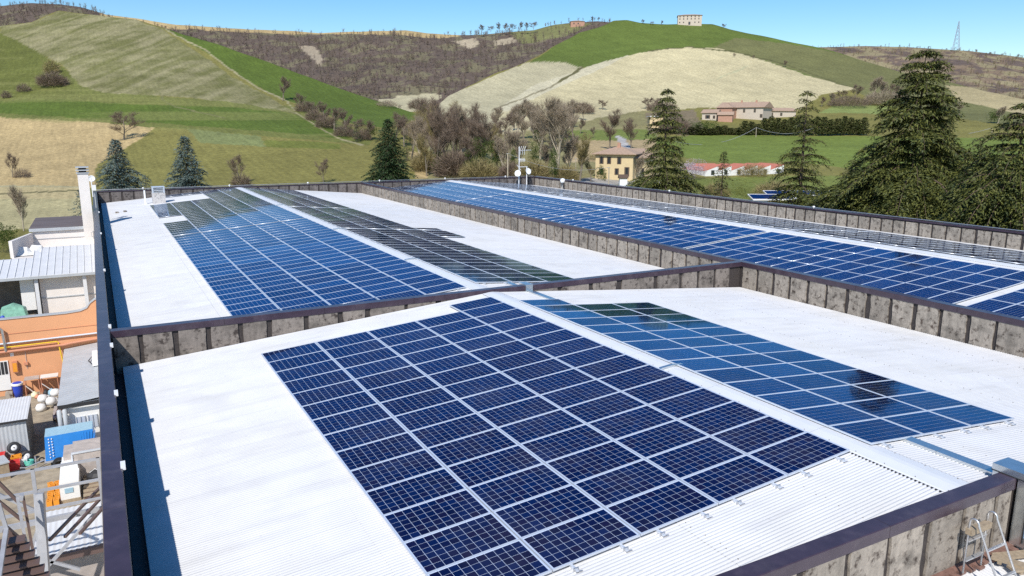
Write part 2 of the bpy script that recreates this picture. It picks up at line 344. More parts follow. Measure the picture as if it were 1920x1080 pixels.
def nearline(U, V, P, w):
    m = np.zeros(U.shape, bool)
    for (x0, y0), (x1, y1) in zip(P[:-1], P[1:]):
        dx, dy = x1-x0, y1-y0; L = dx*dx+dy*dy; t = np.clip(((U-x0)*dx+(V-y0)*dy)/L, 0, 1)
        m |= np.hypot(U-x0-t*dx, V-y0-t*dy) < w
    return m
GRN = (0.140, 0.150, 0.042); BRT = (0.088, 0.124, 0.022); OLV = (0.190, 0.172, 0.052); DRY = (0.19, 0.175, 0.075); TAN = (0.42, 0.315, 0.155); PALE = (0.40, 0.36, 0.23)
FIELDS = [
 (OLV, [(-700, 600), (2700, 600), (2700, 0), (-700, 0)]),
 (GRN, [(-700, 240), (-700, 90), (0, 90), (150, 150), (300, 180), (560, 200), (640, 230), (700, 262), (690, 275), (300, 245), (0, 222)]),
 ((0.115, 0.125, 0.03), [(-700, 80), (0, 60), (60, 90), (140, 140), (60, 175), (0, 190), (-700, 190)]),
 (DRY, [(0, 50), (60, 42), (110, 20), (170, 27), (250, 37), (305, 55), (360, 90), (430, 140), (520, 190), (560, 215), (470, 197), (330, 180), (200, 175), (150, 160), (120, 125), (60, 90), (0, 62)]),
 (BRT, [(300, 48), (400, 78), (480, 106), (640, 164), (770, 208), (790, 222), (720, 240), (650, 230), (590, 205), (520, 182), (455, 145), (390, 100), (340, 70)]),
 (BRT, [(-700, 195), (0, 190), (120, 186), (260, 196), (400, 200), (560, 215), (640, 250), (660, 262), (500, 246), (280, 230), (0, 212), (-700, 210)]),
 (TAN, [(-700, 216), (0, 220), (190, 229), (250, 236), (292, 241), (280, 262), (285, 285), (215, 315), (180, 352), (-700, 352)]),
 ((0.44, 0.36, 0.19), [(-700, 352), (160, 350), (170, 372), (-700, 378)]),
 ((0.39, 0.34, 0.18), [(-700, 378), (170, 372), (175, 430), (-700, 470)]),
 (OLV, [(262, 262), (290, 240), (350, 243), (690, 272), (830, 335), (830, 360), (180, 360), (180, 310)]),
 ((0.175, 0.195, 0.075), [(350, 242), (490, 256), (497, 276), (376, 268)]),
 ((0.14, 0.155, 0.035), [(497, 262), (640, 270), (640, 280), (497, 276)]),
 (TAN, [(765, 282), (795, 285), (835, 335), (780, 335)]),
 # middle valley
 ((0.24, 0.215, 0.10), [(800, 360), (800, 225), (900, 222), (1100, 215), (1230, 205), (1240, 340)]),
 ((0.38, 0.29, 0.16), [(1060, 262), (1230, 262), (1225, 300), (1060, 305)]),
 ((0.15, 0.18, 0.045), [(1050, 244), (1230, 242), (1230, 262), (1050, 264)]),
 # right hill
 ((0.105, 0.140, 0.030), [(985, 125), (1085, 55), (1200, 30), (1340, 40), (1700, 130), (1720, 180), (1600, 168), (1400, 110), (1300, 90), (1200, 98), (1090, 128)]),
 ((0.15, 0.15, 0.06), [(1380, 70), (1500, 85), (1700, 132), (1920, 184), (1920, 240), (1700, 210), (1600, 170), (1500, 135), (1400, 103), (1330, 92)]),
 (PALE, [(820, 200), (840, 178), (985, 118), (1060, 116), (1085, 126), (1050, 152), (960, 188), (930, 205), (925, 255), (800, 225)]),
 ((0.47, 0.41, 0.245), [(925, 210), (960, 188), (1060, 150), (1110, 122), (1200, 97), (1290, 88), (1345, 90), (1410, 106), (1500, 137), (1610, 168), (1540, 177), (1500, 205), (1380, 200), (1210, 207), (1100, 225), (930, 255)]),
 ((0.48, 0.435, 0.30), [(1000, 160), (1110, 122), (1180, 102), (1120, 133), (1050, 160), (950, 210), (930, 205)]),
 ((0.36, 0.30, 0.165), [(1770, 158), (1850, 165), (2700, 190), (2700, 215), (1920, 215), (1800, 190)]),
 ((0.21, 0.25, 0.08), [(1535, 212), (1560, 198), (1620, 194), (1690, 200), (1700, 214)]),
 ((0.20, 0.16, 0.10), [(1210, 212), (1300, 205), (1320, 240), (1300, 255), (1215, 250)]),
 ((0.150, 0.190, 0.040), [(1225, 258), (1300, 253), (1620, 255), (2000, 262), (1900, 320), (1600, 318), (1480, 303), (1380, 306), (1310, 300), (1240, 285)]),
 ((0.16, 0.185, 0.045), [(1300, 335), (1500, 330), (2700, 320), (2700, 420), (1300, 420)]),
 ((0.36, 0.34, 0.31), [(1000, 338), (1240, 330), (1240, 345), (1000, 350)]),
 ((0.42, 0.40, 0.38), [(1155, 255), (1168, 256), (1185, 282), (1168, 284)])]
LINES = [((0.30, 0.27, 0.15), [(310, 55), (380, 90), (440, 135), (485, 165), (540, 190), (556, 212), (590, 235), (640, 262), (680, 272)], 1.3),
         ((0.17, 0.165, 0.07), [(298, 168), (305, 188), (330, 200), (420, 222)], 1.0),
         ((0.24, 0.21, 0.13), [(1088, 126), (1062, 146), (1020, 168), (960, 192), (920, 208)], 1.5),
         ((0.12, 0.11, 0.05), [(1090, 127), (1066, 143), (1050, 152)], 2.2),
         ((0.10, 0.10, 0.04), [(1215, 95), (1290, 87), (1370, 96), (1480, 122), (1560, 152), (1612, 168)], 1.0),
         ((0.40, 0.38, 0.23), [(1330, 152), (1400, 125)], 1.0),
         ((0.36, 0.33, 0.2), [(-100, 352), (60, 349), (150, 350)], 1.2),
         ((0.12, 0.11, 0.05), [(-100, 366), (60, 361), (150, 357)], 1.2),
         ((0.46, 0.36, 0.22), [(1060, 305), (1120, 297), (1170, 292)], 1.5)]
U1 = np.arange(-700, 2701, 4.0); NR = 235
tt = np.linspace(0, 1, NR)
UU = np.repeat(U1[:, None], NR, 1); VC = crest(U1)[:, None]
VV = 520+(VC-520)*tt[None, :]**0.85
Uf, Vf = UU.ravel(), VV.ravel()
Df = depth_at(Uf, Vf); P = uvd(Uf, Vf, Df)
# relief: keeps to a few tenths of a metre near, more on the hillsides
amp = np.clip((Df-180)/260, 0, 1)
P[:, 2] += amp*1.6*(fbm(P[:, 0]/34, P[:, 1]/34, 3, 3)-0.5)
P[:, 2] = np.maximum(P[:, 2], GROUND+0.004*(Df-76)*(Df < 140))
colr = np.zeros((len(Uf), 4)); colr[:, 3] = 1
jx = (fbm(P[:, 0]/9, P[:, 1]/9, 3, 11)-0.5)*5; jy = (fbm(P[:, 0]/9, P[:, 1]/9, 3, 21)-0.5)*3.5
Uj, Vj = Uf+jx, Vf+jy
for c, poly in FIELDS: colr[inpoly(Uj, Vj, poly), :3] = c
# dry streaks in the upper pasture following the slope
dr = inpoly(Uj, Vj, FIELDS[3][1])
ang = P[:, 0]*0.55+P[:, 1]*0.83; ac = P[:, 0]*0.83-P[:, 1]*0.55
st = 0.5*fbm(ac/3.0+1.2*fbm(ang/30, ac/30, 2, 8), ang/55, 3, 31)+0.5*fbm(P[:, 0]/8, P[:, 1]/8, 4, 38); st = np.clip((st-0.36)/0.32, 0, 1)*0.7
colr[dr, :3] = (1-st[dr, None])*np.array((0.140, 0.138, 0.050))+st[dr, None]*np.array((0.315, 0.280, 0.160))
gb = inpoly(Uj, Vj, [(-700, 90), (0, 90), (150, 150), (560, 200), (700, 262), (690, 275), (0, 222), (-700, 220)]) & ~dr
s2 = np.clip((fbm(P[:, 2]/1.2, ac/70, 4, 41)-0.5)/0.15, 0, 1)
colr[gb, :3] = colr[gb, :3]*(1-0.45*s2[gb, None])+np.array((0.21, 0.21, 0.07))*(0.45*s2[gb, None])
for c, l, w in LINES: colr[nearline(Uj, Vj, l, w), :3] = c
nU = len(U1); ii = (np.arange(nU-1)[:, None]*NR+np.arange(NR-1)[None, :]).ravel()
Fq = np.stack([ii, ii+NR, ii+NR+1, ii+1], 1)
# back of the crest falls away so that the hill is solid ground behind as well
last = np.arange(nU)*NR+NR-1; dirs = P[last]-CAM; dirs[:, 2] = 0; dirs /= np.linalg.norm(dirs, axis=1)[:, None]
B1 = P[last]+dirs*45+np.array([0, 0, -5.0]); B2 = P[last]+dirs*110+np.array([0, 0, -34.0])
V0 = len(P); P = np.vstack([P, B1, B2]); colr = np.vstack([colr, colr[last], colr[last]])
k = np.arange(nU-1)
Fq = np.vstack([Fq, np.stack([last[k], last[k+1], V0+k+1, V0+k], 1), np.stack([V0+k, V0+k+1, V0+nU+k+1, V0+nU+k], 1)])
m_land = attrmat('farmland')
me = npmesh('hillside', P, Fq, m_land, smooth=True)
ca = me.color_attributes.new('field', 'FLOAT_COLOR', 'POINT'); ca.data.foreach_set('color', colr.astype(np.float32).ravel())
tag(link('hillside', me), 'rolling farmland of green pasture and pale ploughed fields', kind='structure')

# flat ground under and around the works, out to the horizon
m_ground = mat('dusty_ground', (0.36, 0.315, 0.165), 0.95, var=0.25, vscale=0.05, c2=(0.22, 0.21, 0.09), thr=0.5, thrw=0.1)
g = MB(); g.add([(-3000, -2500, GROUND-0.08), (3500, -2500, GROUND-0.08), (3500, 3500, GROUND-0.08), (-3000, 3500, GROUND-0.08)], [(0, 1, 2, 3)])
tag(g.build('ground', m_ground), 'plain ground below the hills', kind='structure')

def backhill(name, label, crestpts, base_depth, top_depth, v_bot, col_fn, usl, rough_amp, seed):
    U1 = np.arange(usl[0], usl[1]+1, 5.0); N = 110; t = np.linspace(0, 1, N)
    vc = np.interp(U1, [a for a, _ in crestpts], [b for _, b in crestpts])
    V = v_bot+(vc[:, None]-v_bot)*t[None, :]; U = np.repeat(U1[:, None], N, 1)
    D = base_depth+(top_depth-base_depth)*t[None, :]**1.1+0*U
    U, V, D = U.ravel(), V.ravel(), D.ravel(); Q = uvd(U, V, D)
    Q += 0
    rel = rough_amp*(fbm(Q[:, 0]/70, Q[:, 1]/70, 4, seed)-0.5)*np.tile(np.sin(np.pi*np.minimum(t*1.0, 0.97))**0.6, len(U1))
    Q[:, 2] += rel
    c = np.ones((len(Q), 4)); c[:, :3] = col_fn(U, V, Q)
    n = len(U1); ii = (np.arange(n-1)[:, None]*N+np.arange(N-1)[None, :]).ravel(); F = np.stack([ii, ii+N, ii+N+1, ii+1], 1)
    last = np.arange(n)*N+N-1; d = Q[last]-CAM; d[:, 2] = 0; d /= np.linalg.norm(d, axis=1)[:, None]
    v0 = len(Q); Q2 = np.vstack([Q, Q[last]+d*80+np.array([0, 0, -3.0]), Q[last]+d*420+np.array([0, 0, -90.0])]); c = np.vstack([c, c[last], c[last]])
    k = np.arange(n-1)
    F = np.vstack([F, np.stack([last[k], last[k+1], v0+k+1, v0+k], 1), np.stack([v0+k, v0+k+1, v0+n+k+1, v0+n+k], 1)])
    me = npmesh(name, Q2, F, m_land, smooth=True)
    a = me.color_attributes.new('field', 'FLOAT_COLOR', 'POINT'); a.data.foreach_set('color', c.astype(np.float32).ravel())
    tag(link(name, me), label, kind='structure')
    return U, V, Q
WC = [(-700, -5), (0, 12), (60, 6), (110, 8), (150, 14), (200, 29), (260, 36), (330, 46), (430, 52), (520, 57), (600, 61), (700, 58), (760, 57), (800, 62), (862, 66),
      (900, 64), (950, 60), (1000, 57), (1040, 48), (1070, 44), (1120, 40), (1150, 42), (1200, 60), (1400, 100), (2000, 150)]
def wcol(U, V, Q):
    c = np.tile(np.array((0.115, 0.088, 0.07)), (len(U), 1))
    n = fbm(Q[:, 0]/16, Q[:, 1]/16, 4, 77); c[n > 0.58] = (0.16, 0.14, 0.085)
    j = (fbm(Q[:, 0]/20, Q[:, 1]/20, 3, 5)-0.5)*8
    u, v = U+j, V+j*0.5
    for cc, pl in [(TAN, [(190, 20), (330, 40), (520, 52), (640, 54), (860, 56), (864, 68), (800, 73), (740, 64), (640, 64), (520, 63), (430, 58), (330, 54), (250, 40), (190, 33)]),
                   (PALE, [(700, 185), (745, 172), (815, 170), (830, 176), (800, 200), (760, 215)]),
                   ((0.34, 0.28, 0.20), [(560, 85), (590, 84), (607, 112), (600, 125), (585, 110)]),
                   ((0.36, 0.30, 0.21), [(850, 78), (890, 70), (900, 82), (880, 92)]),
                   ((0.17, 0.17, 0.07), [(955, 62), (1070, 44), (1110, 44), (1060, 70), (980, 80)]),
                   ((0.36, 0.30, 0.21), [(925, 76), (960, 70), (970, 76), (930, 84)])]:
        c[inpoly(u, v, pl)] = cc
    return c
WU, WV, WQ = backhill('wooded_hill', 'far brown hill clothed in bare woodland', WC, 470, 900, 235, wcol, (-700, 1500), 16, 50)
EC = [(1300, 110), (1500, 90), (1555, 88), (1620, 87), (1700, 88), (1760, 92), (1820, 97), (1880, 104), (1920, 109), (2100, 118), (2700, 125)]
def ecol(U, V, Q):
    c = np.tile(np.array((0.19, 0.14, 0.095)), (len(U), 1)); n = fbm(Q[:, 0]/14, Q[:, 1]/14, 4, 79)
    c[n > 0.52] = (0.25, 0.21, 0.12); c[n < 0.40] = (0.12, 0.09, 0.075)
    return c
EU, EV, EQ = backhill('scrub_hill', 'far brown scrub hill under the pylon', EC, 560, 900, 210, ecol, (1300, 2700), 12, 60)

# ================================================================== VEGETATION GENERATORS
def tris_from(c, dirv, side, L, Wd):
    """slender triangles: base centre c, direction dirv, side vector"""
    a = c-side*(Wd/2)[:, None]; b = c+side*(Wd/2)[:, None]; t = c+dirv*L[:, None]
    V = np.stack([a, b, t], 1).reshape(-1, 3); F = np.arange(len(V)).reshape(-1, 3)
    return V, F
def norm(a): return a/np.maximum(np.linalg.norm(a, axis=1), 1e-9)[:, None]
def segs_arrays(segs, n=3):
    A = np.array([s[0] for s in segs]); B = np.array([s[1] for s in segs]); ra = np.array([s[2] for s in segs]); rb = np.array([s[3] for s in segs])
    d = norm(B-A); h = np.where(np.abs(d[:, 2:3]) > 0.9, np.array([[1.0, 0, 0]]), np.array([[0, 0, 1.0]]))
    a = norm(np.cross(d, h)); b = np.cross(d, a); V = []
    for kk in range(n):
        w = 2*np.pi*kk/n; o = a*math.cos(w)+b*math.sin(w)
        V.append(A+o*ra[:, None]); V.append(B+o*rb[:, None])
    V = np.stack(V, 1); N = len(A); base = np.arange(N)*2*n; F = []
    for kk in range(n):
        k2 = (kk+1) % n
        F.append(np.stack([base+2*kk, base+2*k2, base+2*k2+1, base+2*kk+1], 1))
    return V.reshape(-1, 3), np.vstack(F)
def segs_mesh(name, segs, m, n=3):
    V, F = segs_arrays(segs, n); return npmesh(name, V, F, m, smooth=True)
def bare_tree_segs(h, spread, rnd, levels=4, trunk=0.25, kids=(4, 6), up=0.5, r0=None, first=0.3):
    """recursive limbs; returns (thick, twigs)"""
    thick, twigs, tips = [], [], []
    def grow(p, d, L, r, lv):
        n = 4 if lv == 0 else 3; pts = [p]; dd = d.copy()
        for i in range(n):
            dd = dd+Vector((rnd.gauss(0, .13), rnd.gauss(0, .13), rnd.gauss(0, .06)+(0.06*up))); dd.normalize()
            pts.append(pts[-1]+dd*L/n)
        for i in range(n):
            ra = r*(1-0.55*i/n); rb = r*(1-0.55*(i+1)/n)
            (thick if lv <= 1 else twigs).append((tuple(pts[i]), tuple(pts[i+1]), max(ra, .012), max(rb, .010)))
        if lv >= levels-1: tips.extend((tuple(pts[a]), tuple((pts[min(a+1, n)]-pts[a-1]).normalized())) for a in range(1, n+1))
        if lv >= levels: return
        nk = rnd.randint(*kids)+(2 if lv == 0 else 0)
        for j in range(nk):
            t = first+(1-first)*(j+rnd.random())/nk if lv == 0 else 0.25+0.75*(j+rnd.random())/nk
            i = min(n-1, int(t*n)); f = t*n-i; q = pts[i]+(pts[i+1]-pts[i])*f
            az = rnd.uniform(0, 2*math.pi); side = Vector((math.cos(az), math.sin(az), 0))
            base = (pts[i+1]-pts[i]).normalized()
            nd = (base*(0.75 if lv else 0.55*up+0.35)+side*(spread if lv == 0 else 0.7)+Vector((0, 0, 0.25*up))).normalized()
            grow(q, nd, L*rnd.uniform(.42, .62)*(1.05-0.3*t if lv == 0 else 1), r*(1-0.5*t)*rnd.uniform(.4, .55), lv+1)
    grow(Vector((0, 0, -0.3)), Vector((rnd.gauss(0, .04), rnd.gauss(0, .04), 1)).normalized(), h*0.60, r0 or h*0.020, 0)
    return thick, twigs, tips
m_bark = mat('grey_bark', (0.20, 0.165, 0.125), 0.9, var=0.25, vscale=3)
m_twig = leafmat('bare_twigs', (0.225, 0.17, 0.125), (0.14, 0.10, 0.075), 0)
m_twigp = leafmat('pale_twigs', (0.36, 0.295, 0.215), (0.23, 0.18, 0.13), 0)
m_twigo = leafmat('olive_twigs', (0.31, 0.26, 0.11), (0.20, 0.155, 0.08), 0)
m_pbark = mat('pale_bark', (0.42, 0.36, 0.27), 0.9, var=0.25, vscale=3)
m_needle = leafmat('cedar_needles', (0.125, 0.130, 0.028), (0.036, 0.050, 0.017), 0.0)
m_needled = leafmat('fir_needles', (0.05, 0.085, 0.03), (0.025, 0.045, 0.018), 0.15)
m_needleb = leafmat('blue_needles', (0.15, 0.20, 0.18), (0.07, 0.105, 0.10), 0.15)
m_leaf = leafmat('ivy_leaves', (0.095, 0.14, 0.02), (0.035, 0.06, 0.012), 0.25)
m_leafy = leafmat('spring_leaves', (0.20, 0.20, 0.05), (0.13, 0.14, 0.03), 0.3)
m_bloss = leafmat('blossom', (0.62, 0.52, 0.58), (0.42, 0.33, 0.36), 0.3)
m_cyp = leafmat('hedge_needles', (0.085, 0.10, 0.024), (0.035, 0.048, 0.015), 0.1)
m_ctrunk = mat('conifer_bark', (0.12, 0.085, 0.06), 0.9, var=0.3, vscale=4)

def conifer(h, r, nb, seed, m, droop=0.25, start=0.06, power=0.85, tuft=(0.34, 0.13), twstep=0.28, lift=0.25, gap=0.0, rj=0.35, prof=None):
    g = np.random.default_rng(seed); C, D, Sd, L, Wd = [], [], [], [], []
    limbs = []
    for i in range(nb):
        t = start+(1-start)*((i+g.random()*0.7)/nb)**0.95
        if prof: T = 21; t = min(.995, (math.floor(t*T)+.18+.30*g.random()+.12*math.sin(i*2.4*2+math.floor(t*T)*1.9))/T)
        if gap and g.random() < gap: continue
        az = i*2.39996+g.normal(0, .3); lump = 0.72+0.55*math.sin(az*2+seed+t*9)*math.sin(t*23+seed*1.7) if prof else 1
        shape = np.interp(t, [q[0] for q in prof], [q[1] for q in prof]) if prof else (1-t)**power
        R = r*shape*(1-rj+2*rj*g.random())*max(.45, lump if prof is None else .50+.68*lump)+0.22; z0 = h*t; e = np.array([math.cos(az), math.sin(az), 0.0]); sd = np.array([-math.sin(az), math.cos(az), 0.0])
        lf = lift*(0.4+1.6*t); dr = droop*(1.2-t)*(0.7+0.6*g.random())
        s = np.linspace(0, 1, 7); pts = e[None, :]*(R*s)[:, None]+np.array([0, 0, 1.0])[None, :]*(z0+R*(lf*s-(lf+dr)*s**2.2))[:, None]
        for a in range(6): limbs.append((tuple(pts[a]), tuple(pts[a+1]), max(.02, .10*R/6*(1-s[a])), max(.015, .10*R/6*(1-s[a+1]))))
        n = max(3, int(R/twstep)); ss = np.linspace(0.12, 1, n)
        for q in ss:
            p = np.array([np.interp(q, s, pts[:, c]) for c in range(3)])
            for sg in (-1, 1):
                TL = (0.42*R*(1.08-q)**0.7+0.18)*g.uniform(.7, 1.15)
                td = e*0.75+sd*sg*0.85; td = td/np.linalg.norm(td)
                k = max(2, int(TL/0.17)); w = (np.arange(k)+g.random(k)*0.8)/k
                c = p[None, :]+td[None, :]*(w*TL)[:, None]; c[:, 2] -= 0.30*TL*w**2; c += g.normal(0, .03 if prof else .045, c.shape)
                C.append(c); dv = td[None, :]*0.9+g.normal(0, .42, (k, 3)); dv[:, 2] -= 0.22+0.9*droop*q; D.append(norm(dv))
                sv = np.cross(dv, np.array([0, 0, 1.0])[None, :]+g.normal(0, .5, (k, 3))); Sd.append(norm(sv))
                L.append(tuft[0]*g.uniform(.6, 1.3, k)); Wd.append(tuft[1]*g.uniform(.7, 1.3, k))
    C, D, Sd, L, Wd = map(np.concatenate, (C, D, Sd, L, Wd))
    V, F = tris_from(C, D, Sd, L, Wd)
    crown = npmesh('crown', V, F, m)
    limbs.append(((0, 0, -1.0), (0, 0, h*0.5), h*0.017, h*0.010)); limbs.append(((0, 0, h*0.5), (0, 0, h*0.985), h*0.010, 0.02))
    trunk = segs_mesh('trunk', limbs, m_ctrunk, 5)
    return trunk, crown
def leafball(n, rx, rz, seed, m, clumps=14, leaf=0.22, zc=None):
    g = np.random.default_rng(seed); zc = rz if zc is None else zc
    cc = norm(g.normal(0, 1, (clumps, 3)))*g.uniform(.35, .85, (clumps, 1)); cr = g.uniform(.25, .5, clumps)
    idx = g.integers(0, clumps, n); p = cc[idx]+norm(g.normal(0, 1, (n, 3)))*(cr[idx]*g.uniform(.55, 1.05, n)**.5)[:, None]
    p = p*np.array([rx, rx, rz])+np.array([0, 0, zc]); p = p[p[:, 2] > 0.0]; n = len(p)
    d = norm(g.normal(0, 1, (n, 3))); s = norm(np.cross(d, g.normal(0, 1, (n, 3))))
    V, F = tris_from(p, d, s, leaf*g.uniform(.6, 1.4, n), leaf*0.7*g.uniform(.6, 1.4, n))
    return npmesh('foliage', V, F, m)
def twigbush(n, rx, rz, seed, m, leaf=1.0):
    """bare scrub: stems that fan from the ground"""
    g = np.random.default_rng(seed); az = g.uniform(0, 2*np.pi, n); rr = np.sqrt(g.random(n)); lean = g.uniform(0, 1, n)
    p = np.stack([np.cos(az)*rr*rx*0.75, np.sin(az)*rr*rx*0.75, g.uniform(0, .72, n)*rz*(1-0.55*rr**2)], 1)
    d = norm(np.stack([np.cos(az)*rr*0.8, np.sin(az)*rr*0.8, 0.55+0*az], 1)+g.normal(0, .38, (n, 3)))
    s = norm(np.cross(d, g.normal(0, 1, (n, 3))))
    V, F = tris_from(p, d, s, leaf*rz*g.uniform(.18, .42, n), 0.012*rz*g.uniform(.7, 1.6, n)+0.012)
    return npmesh('twigs', V, F, m)

# reusable tree shapes (one mesh each, shared by the copies)
BT = []
for sd, sp, up, tm, bm in [(1, .75, .8, m_twig, m_bark), (2, .6, 1.1, m_twig, m_bark), (3, .5, 1.3, m_twigp, m_pbark), (4, 1.0, .5, m_twig, m_bark), (5, .42, 1.4, m_twigo, m_bark), (6, .55, 1.2, m_twigp, m_bark)]:
    a, b, tp = bare_tree_segs(10, sp, random.Random(sd*13), levels=4, kids=(5, 6), up=up, first=.22)
    gg = np.random.default_rng(sd); kb = 2; c = np.repeat(np.array([t[0] for t in tp]), kb, 0); dv = norm(np.repeat(np.array([t[1] for t in tp]), kb, 0)*.8+gg.normal(0, .45, c.shape)+np.array([0, 0, .15]))
    V1, F1 = tris_from(c, dv, norm(np.cross(dv, gg.normal(0, 1, c.shape))), gg.uniform(.35, .85, len(c)), gg.uniform(.010, .018, len(c)))
    bb = [(s[0], s[1], max(s[2], .014), max(s[3], .009)) for s in b]; V2, F2 = segs_arrays(bb, 3)
    BT.append((segs_mesh('trunk', a, bm, 6), npmesh('crown', np.vstack([V1, V2]), [F1, F2+len(V1)], tm)))
def put(parts, loc, sc, rz, name, label, cat='tree', group=None, names=('trunk', 'crown')):
    r = empty(name, tuple(loc), rz, label, cat, group)
    for nm, me in zip(names, parts):
        if me is not None: link(nm, me, r, scale=sc if isinstance(sc, tuple) else (sc, sc, sc))
    return r
def bare(u, vb, hpx, kind, label, wf=1.0, group=None, dz=0):
    p = land(u, vb); dep = (p-CAM)@FW; h = hpx*dep/FPX; s = h/10.0
    return put(BT[kind], p+np.array([0, 0, dz]), (s*wf, s*wf, s), random.uniform(0, 6.28), 'bare_tree', label, 'tree', group)

# ================================================================== TREES IN VIEW
bare(232, 262, 66, 3, 'round bare tree alone on the edge of the tan field', 1.25)
bare(24, 333, 52, 0, 'leaning bare tree on the tan field far left', 0.8)
bare(450, 346, 62, 0, 'bare scrubby tree behind the far wall right of the blue cedars', 0.9)
bare(606, 344, 58, 3, 'thin bare tree behind the far wall left of the green fir', 0.7)
bare(46, 440, 105, 2, 'bare sapling above the pale annex left of the chimney', 0.7)
bare(530, 188, 48, 0, 'bare tree at the upper end of the hillside hedgerow', 1.2)
for i, (u, vb, h, kk) in enumerate([(562, 206, 34, 0), (588, 222, 40, 3), (608, 236, 48, 1), (626, 244, 46, 0), (648, 252, 52, 1), (668, 258, 44, 3), (690, 262, 40, 0)]):
    bare(u, vb, h, kk, f'{nth(i, range(9))} bare hedgerow tree from the top, down the left hill', 1.3, 'bare trees of the hedgerow down the left hill')
V_ = [(786, 262, 78, 1, .9), (806, 292, 96, 5, .8), (838, 322, 140, 1, .9), (822, 318, 120, 4, .7), (858, 318, 128, 0, .8), (880, 322, 118, 1, .7), (903, 310, 100, 5, .8), (922, 300, 92, 3, .8), (946, 268, 70, 3, .9), (800, 330, 80, 4, .9), (868, 332, 84, 0, 1.2), (772, 300, 92, 4, 1.0), (792, 318, 112, 2, 1.0), (815, 330, 128, 0, 1.0), (848, 300, 126, 5, .8), (832, 270, 84, 1, 1.0), (866, 288, 98, 4, .9), (892, 300, 116, 0, .8), (912, 326, 118, 1, .9), (934, 325, 92, 4, 1.0), (885, 268, 66, 3, 1.1), (758, 275, 62, 1, 1.1), (742, 262, 56, 0, 1.1)]
for u, vb, h, kk, wf in V_: bare(u, vb, h, kk, f"{nth(u, [q[0] for q in V_])} tall bare tree from the left in the thicket right of the green fir", wf*1.1, 'bare trees of the streamside thicket')
PG = [(968, 262, 76, 2), (985, 270, 70, 5), (1002, 262, 84, 2), (1018, 268, 74, 5), (1054, 258, 80, 2), (1075, 262, 76, 5), (955, 300, 60, 2), (1025, 330, 74, 5), (946, 330, 84, 2), (978, 322, 96, 5), (1012, 300, 92, 2), (1030, 280, 86, 5), (1064, 330, 84, 2), (1040, 262, 84, 5), (1068, 240, 60, 2), (995, 245, 60, 5), (1095, 225, 34, 5), (960, 245, 54, 2), (928, 250, 60, 5)]
for u, vb, h, kk in PG:
    bare(u, vb, h, kk, f'{nth(u, [q[0] for q in PG])} pale bare tree from the left in the grove behind the aerial mast', 1.1, 'pale bare trees behind the antenna mast')
bare(1044, 336, 168, 2, 'tallest pale bare tree just right of the antenna mast', 1.1)
bare(1086, 344, 96, 4, 'bare tree with pale forked trunk left of the yellow house', 1.1)
bare(1196, 339, 52, 2, 'thin bare tree right in front of the yellow house wall', 0.9)
bare(1108, 342, 44, 4, 'low bare tree at the left corner of the yellow house', 1.1)
bare(1142, 280, 78, 1, 'broad bare tree above the yellow house roof', 1.2)
bare(1184, 278, 62, 0, 'bare tree beside the lane above the yellow house', 1.1)
bare(1088, 250, 30, 0, 'small bare orchard tree nearest the pale grove', 1.2)
bare(1114, 258, 22, 0, 'smallest bare orchard tree in the meadow')
bare(1066, 274, 34, 3, 'bare orchard tree standing in brown soil', 1.1)
bare(1240, 215, 30, 0, 'bare tree behind the top of the drooping cedar')
for u, vb, h in [(1130, 205, 22), (1215, 204, 26), (1232, 200, 20)]:
    bare(u, vb, h, 3, f'{nth(u, [1130, 1215, 1232])} bare bush tree from the left at the foot of the tan field', 1.5, 'bare trees along the foot of the tan field')
RG = [(1560, 196, 24, 2), (1580, 190, 26, 3), (1602, 186, 30, 0), (1636, 184, 44, 2), (1655, 186, 40, 5), (1672, 190, 36, 0), (1690, 196, 30, 3), (1540, 200, 20, 0), (1800, 215, 30, 5), (1870, 232, 36, 2)]
for u, vb, h, kk in RG:
    bare(u, vb, h, kk, f'{nth(u, [q[0] for q in RG])} grey bare tree from the left on the right hillside', 1.4, 'grey bare trees on the right hillside')
for u, vb, h in [(1376, 108, 9), (1413, 110, 8), (1470, 126, 14)]:
    bare(u, vb, h, 0, f'{nth(u, [1376, 1413, 1470])} lone bush tree from the left on the tan field edge', 1.2, 'lone trees along the tan field edge')

def shrub(u, vb, wpx, hpx, m, label, seed, name='shrub', group=None, n=1500, twig=True, cat='shrub', depth=None):
    p = land(u, vb) if depth is None else CAM+depth*ray(u, vb); dep = (p-CAM)@FW; rx = wpx/2*dep/FPX; rz = hpx*dep/FPX
    r = empty(name, tuple(p), 0, label, cat, group)
    if twig: link('twigs', twigbush(n, rx, rz, seed, m, 1.0), r)
    else: link('foliage', leafball(n, rx, rz*0.52, seed, m, leaf=max(0.12, 0.9*dep/FPX*1.6)), r)
    return r
shrub(100, 162, 62, 34, m_twig, 'largest dark bare thicket in the fold of the left hill', 1, 'thicket', n=2600)
shrub(98, 138, 30, 32, m_twigo, 'upper olive bush above the dark thicket on the left hill', 2, n=900)
shrub(45, 172, 28, 20, m_twig, 'middle small bush left of the dark hill thicket', 3, n=900)
shrub(12, 184, 18, 18, m_twig, 'leftmost small bush on the left hill', 4, n=700)
shrub(42, 333, 34, 22, m_twig, 'dark brushwood beside the leaning tree on the tan field', 5, n=800)
shrub(452, 350, 40, 34, m_twig, 'dark brush at the foot of the tree behind the far wall', 6, n=900)
shrub(1090, 212, 60, 26, m_twig, 'wide dark scrub bank at the foot of the tan field', 7, n=2400)
shrub(1240, 208, 70, 26, m_twig, 'scrub behind the top of the drooping cedar', 8, n=1800)
shrub(1590, 200, 90, 26, m_twig, 'brown scrub left of the giant cedar', 9, n=2400)
shrub(1655, 196, 80, 34, m_twigp, 'pale grey scrub beside the giant cedar crown', 10, n=2400)
